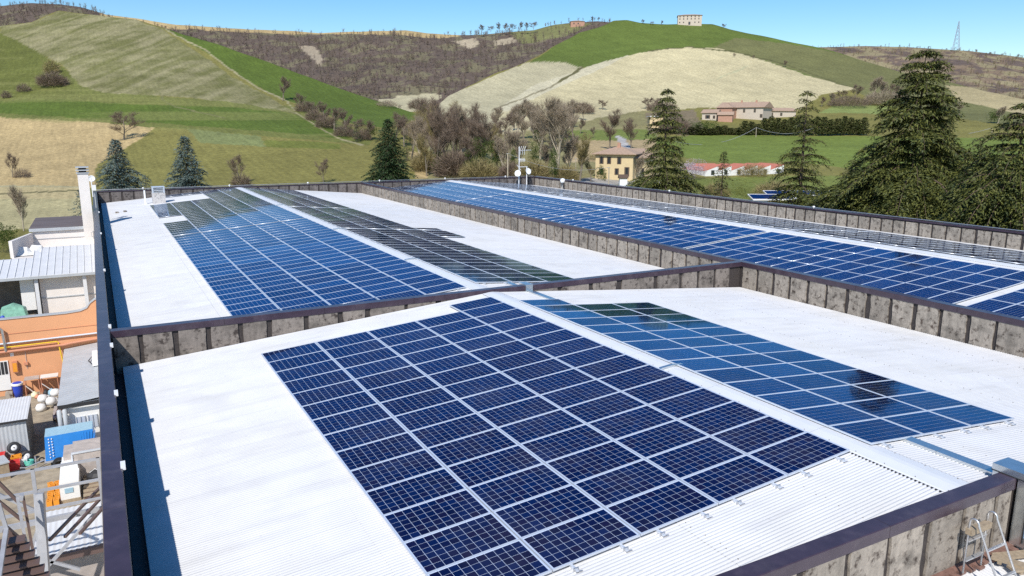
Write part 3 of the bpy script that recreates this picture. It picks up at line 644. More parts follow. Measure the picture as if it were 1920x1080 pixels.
shrub(1265, 250, 70, 40, m_twig, 'brown scrub right of the drooping cedar', 11, n=2000)
for i, (u, v, w, h) in enumerate([(570, 210, 40, 26), (590, 226, 40, 26), (610, 240, 44, 30), (645, 256, 44, 28), (680, 262, 40, 26)]):
    shrub(u, v, w, h, m_twig, f'{nth(i, range(5))} brown scrub clump of the hedgerow on the left hill, counted downhill', 20+i, group='scrub of the left hill hedgerow', n=1300)
for i, (u, v, w, h) in enumerate([(800, 320, 70, 44), (850, 330, 90, 60), (900, 336, 90, 46), (780, 255, 60, 36), (1000, 340, 80, 50), (960, 336, 60, 40), (1060, 342, 60, 40)]):
    shrub(u, v, w, h, m_twig if i % 2 else m_twigo, ['brown undergrowth at the foot of the streamside thicket, left part', 'largest brown undergrowth clump in the streamside thicket', 'olive undergrowth under the bright green ivy bush', 'brown undergrowth high up at the thicket left end', 'olive undergrowth right behind the aerial mast', 'brown undergrowth left of the aerial mast', 'olive undergrowth right of the tallest pale tree'][i], 30+i, group='undergrowth of the streamside thicket', n=2600)
shrub(725, 200, 50, 16, m_twigp, 'pale brush patch in the gap between the hills', 40, n=1500)
shrub(790, 205, 60, 28, m_twig, 'brown brush patch where the two hills meet', 41, n=1900)
shrub(908, 330, 66, 74, m_leaf, 'bright green ivy covered bush in the thicket', 42, twig=False, n=5200)
shrub(852, 285, 26, 74, m_leaf, 'tall ivy clad trunk in the middle of the thicket', 43, twig=False, n=2600, cat='tree', name='ivy_tree')
shrub(800, 262, 30, 62, m_leafy, 'olive ivy tree above the far wall thicket', 44, twig=False, n=2400, cat='tree', name='ivy_tree')
shrub(1002, 320, 36, 74, m_leaf, 'dark ivy covered tree right behind the antenna mast', 45, twig=False, n=3200, cat='tree', name='ivy_tree')
shrub(1038, 345, 22, 74, m_leaf, 'ivy on the lower trunk of the tallest pale tree', 46, twig=False, n=2000, cat='ivy', name='ivy')
shrub(890, 312, 30, 50, m_leafy, 'yellow green ivy in front of the thicket centre', 61, twig=False, n=1800)
shrub(822, 330, 34, 46, m_leaf, 'dark ivy low at the left of the thicket', 62, twig=False, n=1800)
shrub(838, 262, 24, 50, m_leafy, 'olive ivy crown high in the thicket', 63, twig=False, n=1500, cat='tree', name='ivy_tree')
shrub(938, 322, 34, 60, m_leaf, 'green ivy column at the right end of the thicket', 64, twig=False, n=2200)
shrub(700, 262, 36, 30, m_leaf, 'dark evergreen bush at the foot of the left hill', 65, twig=False, n=1200)
shrub(1120, 300, 40, 20, m_twigo, 'olive scrub by the yellow house', 66, n=900)
shrub(964, 326, 22, 52, m_leaf, 'dark green bush left of the antenna mast', 47, twig=False, n=1600)
shrub(880, 335, 40, 50, m_leaf, 'low dark green bush left of the ivy bush', 48, twig=False, n=2000)
shrub(1128, 350, 24, 40, m_leaf, 'green bush under the yellow house windows', 49, twig=False, n=1500)
shrub(1296, 336, 60, 40, m_bloss, 'tree in pale pink blossom left of the white sheds', 50, twig=False, n=3000, cat='tree', name='blossom_tree')
shrub(1400, 385, 90, 46, m_leafy, 'yellow green bush behind the outer wall', 51, twig=False, n=2600)
shrub(1450, 378, 90, 50, m_twigo, 'olive bare bush before the white sheds', 52, n=2600)
shrub(1340, 375, 60, 40, m_twigo, 'olive bare bush right of the drooping cedar', 53, n=1800)
shrub(1410, 330, 70, 30, m_twigo, 'low olive scrub along the white sheds', 54, n=1500)
shrub(8, 480, 60, 60, m_leaf, 'dark green bush beside the pale annex at the left edge', 55, twig=False, n=3200)
shrub(1745, 235, 26, 26, m_leaf, 'round dark evergreen right of the giant cedar top', 56, twig=False, n=900, cat='tree', name='evergreen_tree')
shrub(1862, 232, 24, 26, m_leaf, 'round green tree low on the right hill', 57, twig=False, n=900, cat='tree', name='evergreen_tree')
shrub(1320, 250, 70, 34, m_leaf, 'dark evergreen patch left of the conifer hedge', 58, twig=False, n=2400)

def firtree(u, vb, vtop, wpx, depth, m, label, seed, nb=110, droop=.25, power=.85, name='conifer', z=None, **kw):
    base = at(u, vb, depth=depth); zb = GROUND if z is None else z
    k = CAM+depth*ray(u, vtop); h = k[2]-zb; r = wpx/2*depth/FPX
    tr, cr = conifer(h, r, nb, seed, m, droop, power=power, **kw)
    return put((tr, cr), (k[0], k[1], zb), 1.0, 0.0, name, label, 'tree')
CPROF = [(0, .9), (.23, 1.0), (.38, .9), (.46, .72), (.53, .44), (.67, .34), (.74, .34), (.81, .24), (.93, .15), (1, .03)]
CPROF2 = [(0, .95), (.2, 1.0), (.38, .95), (.45, .72), (.52, .42), (.66, .34), (.8, .26), (.93, .15), (1, .02)]
CPROF3 = [(0, 1.0), (.2, .95), (.4, .7), (.6, .55), (.66, .32), (.8, .30), (.93, .18), (1, .03)]
CPROF4 = [(0, 1), (.5, 1), (.7, .8), (.85, .45), (1, .03)]
firtree(215, 360, 262, 118, 104, m_needleb, 'left blue grey cedar behind the far wall', 3, nb=230, lift=.5, droop=.05, tuft=(.42, .15), rj=.45)
firtree(345, 360, 256, 110, 106, m_needleb, 'right blue grey cedar behind the far wall', 4, nb=230, lift=.5, droop=.05, tuft=(.42, .15), rj=.45)
firtree(272, 360, 328, 60, 100, m_needleb, 'low blue grey cedar top between the two tall ones', 5, nb=60, lift=.5, droop=.05)
firtree(150, 400, 355, 50, 108, m_needleb, 'small conifer showing left of the tall chimney', 6, nb=50, lift=.4, droop=.05)
firtree(727, 350, 224, 138, 112, m_needled, 'dark green fir standing behind the far wall', 7, nb=300, lift=.3, droop=.1, tuft=(.4, .16))
firtree(668, 262, 232, 26, 232, m_needled, 'little dark conifer at the foot of the hedgerow', 8, nb=50, z=-2)
firtree(762, 280, 240, 34, 200, m_needled, 'slim dark conifer right of the green fir', 9, nb=60, z=-6)
firtree(1252, 380, 162, 178, 92, m_needle, 'tall drooping cedar in front of the yellow house', 10, tuft=(.38, .15), gap=.08, nb=350, droop=.5, lift=.35, start=.02, rj=.3, prof=CPROF2)
firtree(1515, 395, 165, 120, 92, m_needle, 'slender ragged cedar left of the giant one', 12, tuft=(.36, .14), nb=260, droop=.42, lift=.3, gap=.25, rj=.6, prof=CPROF3)
firtree(1357, 380, 284, 64, 100, m_needle, 'small thin cedar between the two taller ones', 13, nb=110, droop=.3, gap=.1, rj=.5)
firtree(1738, 430, 86, 370, 72, m_needle, 'giant spreading cedar, tallest tree in view', 14, tuft=(.36, .14), gap=.06, nb=600, droop=.42, lift=.28, start=.03, rj=.28, twstep=.22, prof=CPROF)
firtree(1925, 440, 185, 190, 60, m_needle, 'dark cedar cut off by the right edge', 15, tuft=(.34, .13), gap=.06, nb=380, droop=.5, lift=.3, rj=.35, prof=CPROF4)
firtree(1600, 420, 300, 110, 80, m_needle, 'low cedar at the left foot of the giant one', 16, nb=130, droop=.4, rj=.4, power=.5)
firtree(1840, 430, 270, 150, 66, m_needle, 'wide cedar filling the gap right of the giant one', 17, nb=170, droop=.45, rj=.4, power=.5)
# conifer hedge on the far meadow
hedge = [(conifer(8.0, 2.1, 55, s, m_cyp, 0.0, power=.45, lift=.6, tuft=(.75, .36), twstep=.7)) for s in (61, 62, 63)]
for i in range(27):
    u = 1296+i*12.4; vb = 253+0.5*math.sin(i); vt = 238-(8 if i > 7 else 0)-(8 if i > 10 else 0)-3*math.sin(i*1.7)
    p = land(u, vb); dep = (p-CAM)@FW; h = (vb-vt)*dep/FPX
    put(hedge[i % 3], p, (1.0, 1.0, h/8.0), i*1.3, 'hedge_conifer', f'{nth(i, range(27))} conifer from the left in the long dark hedge row', 'tree', 'conifers of the long hedge row')

# far-off bare woods, one mass each
def woods(name, label, U, V, Q, keep, n, hr, m, seed, k=46, fat=.36):
    g = np.random.default_rng(seed); ok = np.where(keep(U, V))[0]
    w = np.linalg.norm(Q[ok]-CAM, axis=1)**1.0; idx = g.choice(ok, n, p=w/w.sum())
    b = Q[idx]+np.stack([g.normal(0, 3, n), g.normal(0, 3, n), np.full(n, -.4)], 1)
    h = g.uniform(hr[0], hr[1], n); az = g.uniform(0, 2*np.pi, (n, k)); lean = g.uniform(0.1, 1.5, (n, k)); s0 = g.uniform(0.05, .62, (n, k))
    d = np.stack([np.cos(az)*lean, np.sin(az)*lean, np.ones_like(az)], 2); d /= np.linalg.norm(d, axis=2)[:, :, None]
    c = b[:, None, :]+np.stack([0*s0, 0*s0, s0*h[:, None]], 2)+d*(0.12*h[:, None]*g.random((n, k)))[:, :, None]
    L = h[:, None]*g.uniform(.18, .38, (n, k)); Wd = 0.075*h[:, None]*g.uniform(.5, 1.2, (n, k))*fat
    sd = np.cross(d.reshape(-1, 3), g.normal(0, 1, (n*k, 3))); V_, F_ = tris_from(c.reshape(-1, 3), d.reshape(-1, 3), norm(sd), L.ravel(), Wd.ravel())
    # island colour shall vary from tree to tree, so join each tree's blades in one strip of shared attribute
    me = npmesh(name, V_, F_, m)
    tone = np.repeat(g.random(n), k*3)
    a = me.attributes.new('tone', 'FLOAT', 'POINT'); a.data.foreach_set('value', tone.astype(np.float32))
    tag(link(name, me), label, kind='stuff')
def woodmat(name, cols):
    m = bpy.data.materials.new(name); m.use_nodes = True; n = m.node_tree; b = n.nodes['Principled BSDF']; b.inputs['Roughness'].default_value = .9
    b.inputs['Specular IOR Level'].default_value = 0.1
    a = n.nodes.new('ShaderNodeAttribute'); a.attribute_name = 'tone'; r = n.nodes.new('ShaderNodeValToRGB'); e = r.color_ramp.elements
    e[0].position = 0; e[0].color = (*cols[0], 1); e[1].position = 1; e[1].color = (*cols[-1], 1)
    for i, c in enumerate(cols[1:-1]): e.new((i+1)/(len(cols)-1)).color = (*c, 1)
    n.links.new(a.outputs['Fac'], r.inputs[0]); n.links.new(r.outputs[0], b.inputs['Base Color']); return m
m_wood1 = woodmat('woodland_twigs', [(0.13, 0.095, 0.085), (0.20, 0.15, 0.13), (0.15, 0.12, 0.085), (0.22, 0.175, 0.145), (0.12, 0.10, 0.07)])
OPEN = [[(190, 20), (330, 40), (520, 52), (640, 54), (860, 56), (864, 68), (800, 73), (740, 64), (640, 64), (520, 63), (430, 58), (330, 54), (250, 40), (190, 33)],
        [(700, 190), (745, 172), (815, 170), (830, 176), (800, 210), (760, 225)], [(560, 85), (590, 84), (607, 112), (600, 125), (585, 110)], [(850, 80), (890, 70), (900, 82), (880, 92)], [(925, 78), (960, 70), (970, 76), (930, 86)]]
def keepw(U, V):
    k = (U > -650) & (U < 1450)
    for p in OPEN: k &= ~inpoly(U, V, p)
    k &= ~inpoly(U, V, [(960, 64), (1070, 44), (1110, 42), (1060, 66)]) | (np.random.default_rng(1).random(U.shape) < .15)
    return k
woods('woodland', 'bare brown woodland covering the far hill', WU, WV, WQ, keepw, 12000, (5, 9), m_wood1, 91)
m_wood2 = woodmat('scrub_twigs', [(0.17, 0.12, 0.09), (0.27, 0.20, 0.13), (0.13, 0.10, 0.08), (0.25, 0.21, 0.11), (0.12, 0.12, 0.05)])
woods('scrubland', 'brown scrub over the hill under the pylon', EU, EV, EQ, lambda U, V: (U > 1350), 5200, (2.5, 6), m_wood2, 92)
# trees standing out on the skyline
for i, (u, v, h) in enumerate([(903, 62, 17), (920, 60, 14), (937, 60, 18), (948, 59, 17), (962, 58, 16), (975, 57, 17), (988, 56, 15), (1000, 55, 17), (1112, 42, 12), (1122, 40, 9)]):
    p = CAM+880*ray(u, v); put(BT[[0, 3, 1][i % 3]], p, (h*.62*1.3/10,)*2+(h*.62/10,), i, 'skyline_tree', f'{nth(i, range(10))} bare tree from the left on the central far skyline', 'tree', 'bare trees on the central skyline')
for i, (u, v, h) in enumerate([(1205, 44, 9), (1222, 46, 8), (1240, 46, 9), (1357, 52, 10)]):
    p = land(u, v+1); put(BT[[0, 3][i % 2]], p, (h*.43*1.4/10,)*2+(h*.43/10,), i, 'skyline_tree', f'{nth(i, range(4))} small bare tree from the left on the green summit', 'tree', 'small trees on the green summit')
for i in range(9):
    u = 1690+i*27+random.uniform(-5, 5); v = float(np.interp(u, [a for a, _ in EC], [b for _, b in EC]))
    p = CAM+895*ray(u, v+1); h = random.uniform(4, 8)
    put(BT[[0, 3, 1][i % 3]], p, (h*.62*1.6/10,)*2+(h*.62/10,), i, 'skyline_tree', f'{nth(i, range(9))} low bare tree from the left along the pylon skyline', 'tree', 'low trees along the pylon skyline')

# ================================================================== THE HALL
SL = 0.083; WX0, WX1, WX2, XR = -12.66, 12.74, 34.57, 23.4; YN, YC, YF, ZT = 0.0, 18.26, 74.53, 0.123; TH = math.atan(SL)
m_screw0 = mat('lap_seal', (0.42, 0.42, 0.43), 0.6)
hall = empty('industrial_hall', (0, 0, 0), 0, 'large low industrial hall with white corrugated roof and brown capped parapets', 'factory hall')
def roofz(x, xr=0.0): return -SL*abs(x-xr)
PITCH = 0.076
def corrugate(name, x0, x1, y0, y1, xr, dz=0.0, parent=hall, m=None, along='x'):
    n = int((y1-y0)/PITCH*6); ys = np.linspace(y0, y1, n); ph = (ys/PITCH) % 1
    prof = 0.011*np.cos(2*np.pi*ph)
    xs = np.array([x0, x1]); V = np.array([[(x, y, roofz(x, xr)+p+dz) for x in xs] for y, p in zip(ys, prof)]).reshape(-1, 3)
    if along == 'y': V = V[:, [1, 0, 2]]
    i = np.arange(n-1)*2; F = np.stack([i, i+1, i+3, i+2], 1)
    if along == 'y': F = F[:, ::-1]
    return link(name, npmesh(name, V, F, m or m_roof, smooth=True), parent)
LAP = [0.0, 4.45, 8.9, 12.42]
def bay(xr, xl, xrr, y0, y1):
    for sgn, lim in ((-1, xr-xl), (1, xrr-xr)):
        es = [e for e in LAP if e < lim-0.5]+[lim]
        for k in range(len(es)-1):
            a, b = es[k], es[k+1]+(0.18 if k < len(es)-2 else 0)
            x0, x1 = sorted((xr+sgn*a, xr+sgn*b)); corrugate('roof_sheet', x0, x1, y0, y1, xr, 0.005*(len(es)-k))
bay(0.0, -12.42, WX1, YN+0.3, YC); bay(0.0, -12.42, WX1, YC+0.35, YF)
for y0, y1 in ((YN+.3, YC), (YC+.35, YF)):
    if y0 < 1: continue
    g = MB(); z = roofz(9.08); g.box(-9.083, -9.073, y0, y1, z+.012, z+.020); g.build('lap_seal', m_screw0, hall)
bay(XR, WX1+0.36, WX2, -8.0, YF)
def ridge(xr, y0, y1):
    y = y0
    while y < y1:
        e = min(y+3.0, y1); b = MB()
        P = []
        for (yy) in (y, e-0.004):
            P += [(xr-.36, yy, -.36*SL+.034), (xr-.33, yy, -.33*SL+.046), (xr-.06, yy, .05), (xr+.06, yy, .05), (xr+.33, yy, -.33*SL+.046), (xr+.36, yy, -.36*SL+.034)]
        b.add(P, [(i, i+1, i+7, i+6) for i in range(5)]); b.build('ridge_cap', m_cap, hall); y = e
ridge(0, YN+.3, YC-.05); ridge(0, YC+.4, YF); ridge(XR, -8, YF)
def dots(name, pts, r, m, parent=hall, hgt=0.012):
    b = []; F = []; n = 6
    ring = np.array([(math.cos(k*math.pi/3)*r, math.sin(k*math.pi/3)*r, 0) for k in range(n)])
    pts = np.asarray(pts); V = (pts[:, None, :]+np.vstack([ring, ring*0.8+[0, 0, hgt]])[None]).reshape(-1, 3); o = np.arange(len(pts))[:, None]*12
    Fq = np.vstack([np.hstack([o+k, o+(k+1) % n, o+n+(k+1) % n, o+n+k]) for k in range(n)]); Ft = np.vstack([np.hstack([o+n, o+n+k, o+n+k+1]) for k in range(1, n-1)])
    ob = link(name, npmesh(name, V, [Fq, Ft], m), parent); ob['kind'] = 'stuff'; return ob
m_screw = mat('screw_cap', (0.16, 0.15, 0.15), 0.5)
sp = []
for sg in (-1, 1):
    for y in np.arange(0.5, 18, 0.61): sp.append((sg*0.29, y+0.1*sg, -.29*SL+.046))
    for xx in ((2.1, 4.5, 6.7, 8.9, 11.0) if sg > 0 else (2.1, 4.5)):
        for j, y in enumerate(np.arange(0.40, 18.1, PITCH*2)):
            if (j*7+int(xx*3)) % 5 < 3: sp.append((sg*(xx+0.012*((j*5) % 7-3)), round(y/PITCH)*PITCH, roofz(xx)+.024))
for sg in (-1, 1):
    for y in np.arange(19.2, 74, 0.61): sp.append((sg*0.29, y, -.29*SL+.046))
dots('screw_head', sp, 0.012, m_screw)
# closure teeth under the lower edge of the ridge cap
g = MB()
for i, y in enumerate(np.arange(0.34, 18.2, PITCH)):
    for sg in (-1, 1): g.box(sg*.375-.012, sg*.375+.012, y-.017, y+.017, -.375*SL-.004, -.375*SL+.028)
o = g.build('ridge_closure', m_dark, hall); o['kind'] = 'stuff'
# side laps between neighbouring roof sheets, fine raised seams down the slope
g = MB()
for y0, y1 in ((YN+.3, YC), (YC+.35, YF)):
    for y in np.arange(y0+.7, y1, 0.912 if y0 < 1 else 1.824):
        for sg in (-1, 1):
            xe = 12.4 if sg < 0 else WX1; g.hexa([(0, y-.004, .0), (sg*xe, y-.004, roofz(xe)), (sg*xe, y+.004, roofz(xe)), (0, y+.004, .0), (0, y-.004, .0165), (sg*xe, y-.004, roofz(xe)+.0165), (sg*xe, y+.004, roofz(xe)+.0165), (0, y+.004, .0165)])
o = g.build('side_lap', m_screw0, hall); o['kind'] = 'stuff'
# gutter along the left parapet
g = MB(); g.box(WX0, -12.43, YN+.3, YC, -1.35, -1.22); g.box(WX0, -12.43, YC+.34, YF, -1.35, -1.22); g.build('gutter', m_gutter, hall)
g = MB(); g.box(-12.43, -12.40, YN+.3, YC, -1.22, roofz(12.42)-.02); g.box(-12.43, -12.40, YC+.34, YF, -1.22, roofz(12.42)-.02); g.build('gutter_side', m_gutter, hall)
# body and outside walls down to the yard
g = MB(); g.box(WX0-.30, WX2+.3, -14, YF+.3, GROUND, -1.36); g.build('hall_wall', m_outer, hall)

# parapets: a bitumen faced core, concrete slabs on it, brown metal coping on top
slabs = []
rs = random.Random(5)
for k in range(6):
    w, hh, d = 0.5, 0.5, 0.5; L = []; Rr_ = []
    n = 7
    def edge(sgn):
        out = []; base = 0.5-rs.uniform(.035, .085)
        for i in range(n):
            t = i/(n-1); out.append((sgn*(base-rs.uniform(0, .03)-(.035*math.sin(t*3.1) if k % 3 == 1 else 0)), t-0.5))
        return out
    Lp, Rp = edge(-1), edge(1); out = Lp+Rp[::-1]; N = len(out)
    V = [(x, -.5, z) for x, z in out]+[(x, .5, z) for x, z in out]
    me = bpy.data.meshes.new('concrete_panel'); me.from_pydata(V, [], [tuple(range(N)), tuple(range(2*N-1, N-1, -1))]+[(i, i+N, (i+1) % N+N, (i+1) % N) for i in range(N)]); slabs.append(me)
slabs2 = [s.copy() for s in slabs]; slabs3 = [s.copy() for s in slabs]
for s in slabs3: s.materials.append(m_conc3)
for s in slabs: s.materials.append(m_conc)
for s in slabs2: s.materials.append(m_conc2)
def parapet(name_lbl, core, slab_list, axis, dark=False, cop=(), lip=0.05):
    b = MB(); b.box(*core); p = b.build('parapet', m_tar, hall)
    for i, (a, e, c, z0, z1) in enumerate(slab_list):
        me = (slabs2 if dark is True else slabs3 if dark == 'mid' else slabs)[rs.randrange(6)]; w = e-a; mid = (a+e)/2
        if axis == 'x': link('concrete_panel', me, p, (mid, c, (z0+z1)/2), (0, 0, 0), (w*rs.choice((1, -1)), .05, z1-z0))
        else: link('concrete_panel', me, p, (c, mid, (z0+z1)/2), (0, 0, -math.pi/2), (w*rs.choice((1, -1)), .05, z1-z0))
    return p
def coping(p, axis, a, e, c0, c1, zt=ZT, h=0.2, seg=3.0):
    t = a
    while t < e-1e-3:
        u_ = min(t+seg, e); b = MB()
        lo, hi = (t+.004, u_-.004)
        sec = [(c0, zt-h), (c0, zt-.012), (c0+.012, zt), (c1-.012, zt), (c1, zt-.012), (c1, zt-h)]
        P = [((q, s, z) if axis == 'x' else (s, q, z)) for q in (lo, hi) for s, z in sec]
        b.add(P, [(i, i+1, i+7, i+6) for i in range(5)]+[(0, 1, 2, 3, 4, 5), (11, 10, 9, 8, 7, 6), (0, 6, 11, 5)])
        b.build('coping', m_coping, p); t = u_
def joints(a, e, pitch, r): 
    out = [a]; 
    while out[-1] < e-pitch*0.6: out.append(min(e, out[-1]+pitch*r.uniform(.94, 1.06)))
    out[-1] = e; return out
# near parapet (outside face seen)
J = [-13.0, -12.0, -11.1, -10.1, -9.15, -8.2, -7.2, -6.25, -5.3, -4.32, -3.33, -2.38, -1.40, -.45, .50, .95]
p = parapet('near', (-12.96, WX1+.3, .05, .27, -1.36, -.0), [(J[i], J[i+1], .03, -1.22, -.06) for i in range(len(J)-1)]+[(1.5+i*.97, 2.47+i*.97, .03, -1.22, -.06) for i in range(12)], 'x')
coping(p, 'x', -12.6, 1.0, 0.0, .30, seg=3.4); coping(p, 'x', 1.5, WX1, 0.0, .30)
# cross parapet
J = [-12.65, -11.87, -10.9, -9.95, -8.98, -8.1, -6.9, -5.73, -4.78, -3.35, -2.1, -.8, .5, 1.8, 3.06, 4.51, 5.93, 7.89, 9.27, 10.23, 11.2, 12.13]
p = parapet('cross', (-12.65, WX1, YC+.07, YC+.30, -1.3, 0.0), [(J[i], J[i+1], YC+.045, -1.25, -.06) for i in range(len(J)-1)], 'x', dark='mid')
coping(p, 'x', WX0+.01, 1.52, YC, YC+.34, seg=3.2); coping(p, 'x', 1.84, WX1+.01, YC, YC+.34, seg=3.2)
# long middle parapet between the two bays
r5 = random.Random(8); J = joints(.3, YF, .955, r5)
p = parapet('middle', (WX1+.07, WX1+.33, 0.0, YF, -1.3, 0.0), [(J[i], J[i+1], WX1+.045, -1.3, -.06) for i in range(len(J)-1) if not (YC-.3 < J[i] < YC+.2)], 'y')
coping(p, 'y', 0.30, YF, WX1, WX1+.37, seg=4.0, zt=ZT+.004)
# outer parapet far right
J = joints(6, YF, .93, r5)
p = parapet('right', (WX2+.07, WX2+.33, -2.0, YF, -1.3, 0.0), [(J[i], J[i+1], WX2+.045, -1.3, -.06) for i in range(len(J)-1)], 'y')
coping(p, 'y', 2.0, YF, WX2, WX2+.37, seg=4.0, h=.1)
# far end parapet
J = joints(WX0, WX2, 1.02, r5)
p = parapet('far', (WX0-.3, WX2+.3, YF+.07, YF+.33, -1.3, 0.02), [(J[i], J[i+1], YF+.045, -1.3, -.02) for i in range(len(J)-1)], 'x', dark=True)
coping(p, 'x', WX0-.3, WX2+.37, YF, YF+.37, seg=4.0, h=.09, zt=ZT+.002)
# left parapet
p = parapet('left', (-12.97, WX0-.04, 0.0, YF, -1.36, 0.0), [], 'y')
coping(p, 'y', -6.0, YF, -13.0, WX0, seg=2.45, zt=ZT+.006)
g = MB(); g.box(-12.97, WX0-.04, -14, 0.0, -1.36, -.05); g.build('parapet', m_tar, hall)
# little clips and corner pieces on the left coping
for y in (54.5, 42.2, 29.4, 18.9, 16.6, 12.2, 7.9):
    g = MB(); g.box(WX0-.03, WX0+.05, y-.12, y+.12, ZT-.03, ZT+.05); g.build('coping_clip', m_white, hall)
# lower roof in front of the near parapet
corrugate('lower_roof', -14.0, 0.0, -13.0, WX1, 0.0, -1.16, along='y')
g = MB(); g.box(-12.6, WX1, -.10, .02, -1.16, -1.10); g.build('flashing', m_rust, hall)
for i in range(14):
    g = MB(); x = -1.9+i*.21; g.box(x, x+.13, -.19-.03*(i % 3), -.10, -1.145, -1.105); g.build('flashing_tooth', m_rust, hall)

# ================================================================== SOLAR PANELS
PW, PD, QX, PY = 1.652, 1.002, 1.6699, 1.010
def frame_mesh():
    b = MB(); w, d, t, f = PW/2, PD/2, .035, .018
    for x0, x1, y0, y1 in ((-w, w, -d, -d+f), (-w, w, d-f, d), (-w, -w+f, -d+f, d-f), (w-f, w, -d+f, d-f)): b.box(x0, x1, y0, y1, -t, 0)
    return b.me('frame', m_alu)
def sheet_mesh():
    b = MB(); w, d = PW/2-.018, PD/2-.018; b.box(-w, w, -d, d, -.012, -.005); return b.me('backsheet', m_back)
def cells_mesh():
    b = MB(); mx, my, gp = .034, .030, .0065; cw = (PW-2*mx)/10; ch = (PD-2*my)/6
    for i in range(10):
        for j in range(6):
            x0 = -PW/2+mx+i*cw+gp/2; y0 = -PD/2+my+j*ch+gp/2; x1, y1 = x0+cw-gp, y0+ch-gp
            b.add([(x0, y0, -.003), (x1, y0, -.003), (x1, y1, -.003), (x0, y1, -.003)], [(0, 1, 2, 3)])
    return b.me('cell_sheet', m_cell)
fm, sm, cm = frame_mesh(), sheet_mesh(), cells_mesh()
H = 0.105; PAN = []   # (x centre, y centre, side, xr, array, col, row)
def arr(name, xr, side, edge, ncol, y0, rows_of_col, skip=lambda c, r: False):
    for c in range(ncol):
        xc = xr+side*(edge+(c+.5)*QX*math.cos(TH))
        for r_, yy in rows_of_col(c):
            if not skip(c, r_): PAN.append((xc, yy+PY/2, side, xr, name, c, r_))
arr('NL', 0, -1, .409, 5, 0, lambda c: [(r, 2.26+r*PY) for r in range(15 if c == 0 else 14)])
arr('NR', 0, 1, .157, 3, 0, lambda c: [(r, 2.232+r*PY) for r in range(14 if c == 0 else 13)])
arr('FL', 0, -1, .444, 5, 0, lambda c: [(r, 19.444+r*PY) for r in range(25)]+[(25+r, 45.02+r*PY) for r in range(29)],
    skip=lambda c, r: (c >= 2 and 46 <= r <= 51) or (c == 4 and (32 <= r <= 35 or r > 45)) or (c == 3 and 46 <= r <= 51) or (c == 2 and r > 52) and False)
arr('FR', 0, 1, .18, 4, 0, lambda c: [(r, 19.95+r*PY) for r in range(18)]+[(18+r, 38.6+r*PY) for r in range(14)]+[(32+r, 53.15+r*PY) for r in range(20)],
    skip=lambda c, r: c == 3 and r not in (15, 16, 17, 18))
def brow(c):
    out = []; k = 0
    for ys, n in ((-5.3, 15), (10.35, 15), (25.85, 15), (41.25, 15), (56.7, 17)):
        for r in range(n): out.append((k, ys+r*PY)); k += 1
    return out
arr('BL', XR, -1, 1.02, 5, 0, brow); arr('BR', XR, 1, .6, 5, 0, brow)
def pcorners(x, y, side, xr):
    zc = roofz(x, xr)+H; dx = PW/2*math.cos(TH); dz = -side*SL*dx
    return np.array([(x-dx, y-PD/2, zc-dz), (x+dx, y-PD/2, zc+dz), (x+dx, y+PD/2, zc+dz), (x-dx, y+PD/2, zc-dz)])
def seen(x, y, side, xr):
    P4 = pcorners(x, y, side, xr); u, v, z = pix(P4)
    if z.min() < .5: return 0
    uc, vc = u.mean(), v.mean()
    if not (0 < uc < 1920 and 0 < vc < 1080) and not (u.max() > 0 and u.min() < 1920 and v.min() < 1080 and v.max() > 0): return 0
    c = P4.mean(0); d = c-CAM
    for ax, val in ((1, YC+.17), (0, WX1+.18)):
        t = (val-CAM[ax])/d[ax] if abs(d[ax]) > 1e-6 else 9
        if 0 < t < 1 and (CAM+t*d)[2] < ZT-.02: return 0.001
    return 0.5*abs(sum(u[i]*v[(i+1) % 4]-u[(i+1) % 4]*v[i] for i in range(4)))
vis = [seen(*q[:4]) for q in PAN]; order = sorted(range(len(PAN)), key=lambda i: -vis[i]); single = set(i for i in order[:300] if vis[i] > 0.01)
def ordn(n): return {1: '1st', 2: '2nd', 3: '3rd'}.get(n, f'{n}th') if n < 20 else f'{n}'+{1: 'st', 2: 'nd', 3: 'rd'}.get(n % 10, 'th')
TXT = {'NL': 'near navy solar panel left of the ridge, {r} row from front, {c} column out',
       'NR': 'near blue solar panel right of the ridge, {r} row from front, {c} column out',
       'FL': 'solar panel behind the cross parapet left of ridge, {r} row back, {c} column out',
       'FR': 'solar panel behind the cross parapet right of ridge, {r} row back, {c} column out',
       'BL': 'solar panel beyond the long middle parapet, {r} row from the near end, {c} column out',
       'BR': 'solar panel on the far slope of the right bay, {r} row, {c} column'}
GRP = {'NL': 'panels of the near left array', 'NR': 'panels of the near right array', 'FL': 'panels of the far left array', 'FR': 'panels of the far right array', 'BL': 'panels of the right bay', 'BR': 'panels of the right bay back slope'}
rest = []
for i, (x, y, side, xr, nm, c, r_) in enumerate(PAN):
    rot = side*TH; zc = roofz(x, xr)+H
    if i in single:
        jr = random.Random(i); e = empty('solar_module', (x, y, zc), 0, TXT[nm].format(r=ordn(r_+1), c=ordn(c+1)), 'solar panel', GRP[nm])
        e.rotation_euler = (jr.gauss(0, .0022), rot+jr.gauss(0, .0022), 0)
        link('frame', fm, e); link('backsheet', sm, e); link('cell_sheet', cm, e)
    else: rest.append((x, y, zc, rot))
def mesh_arrays(me):
    V = np.empty(len(me.vertices)*3, np.float32); me.vertices.foreach_get('co', V); return V.reshape(-1, 3), [tuple(p.vertices) for p in me.polygons]
VV_, FF_, MI = [], [], []; base = 0
src = [(mesh_arrays(fm), 0), (mesh_arrays(sm), 1), (mesh_arrays(cm), 2)]
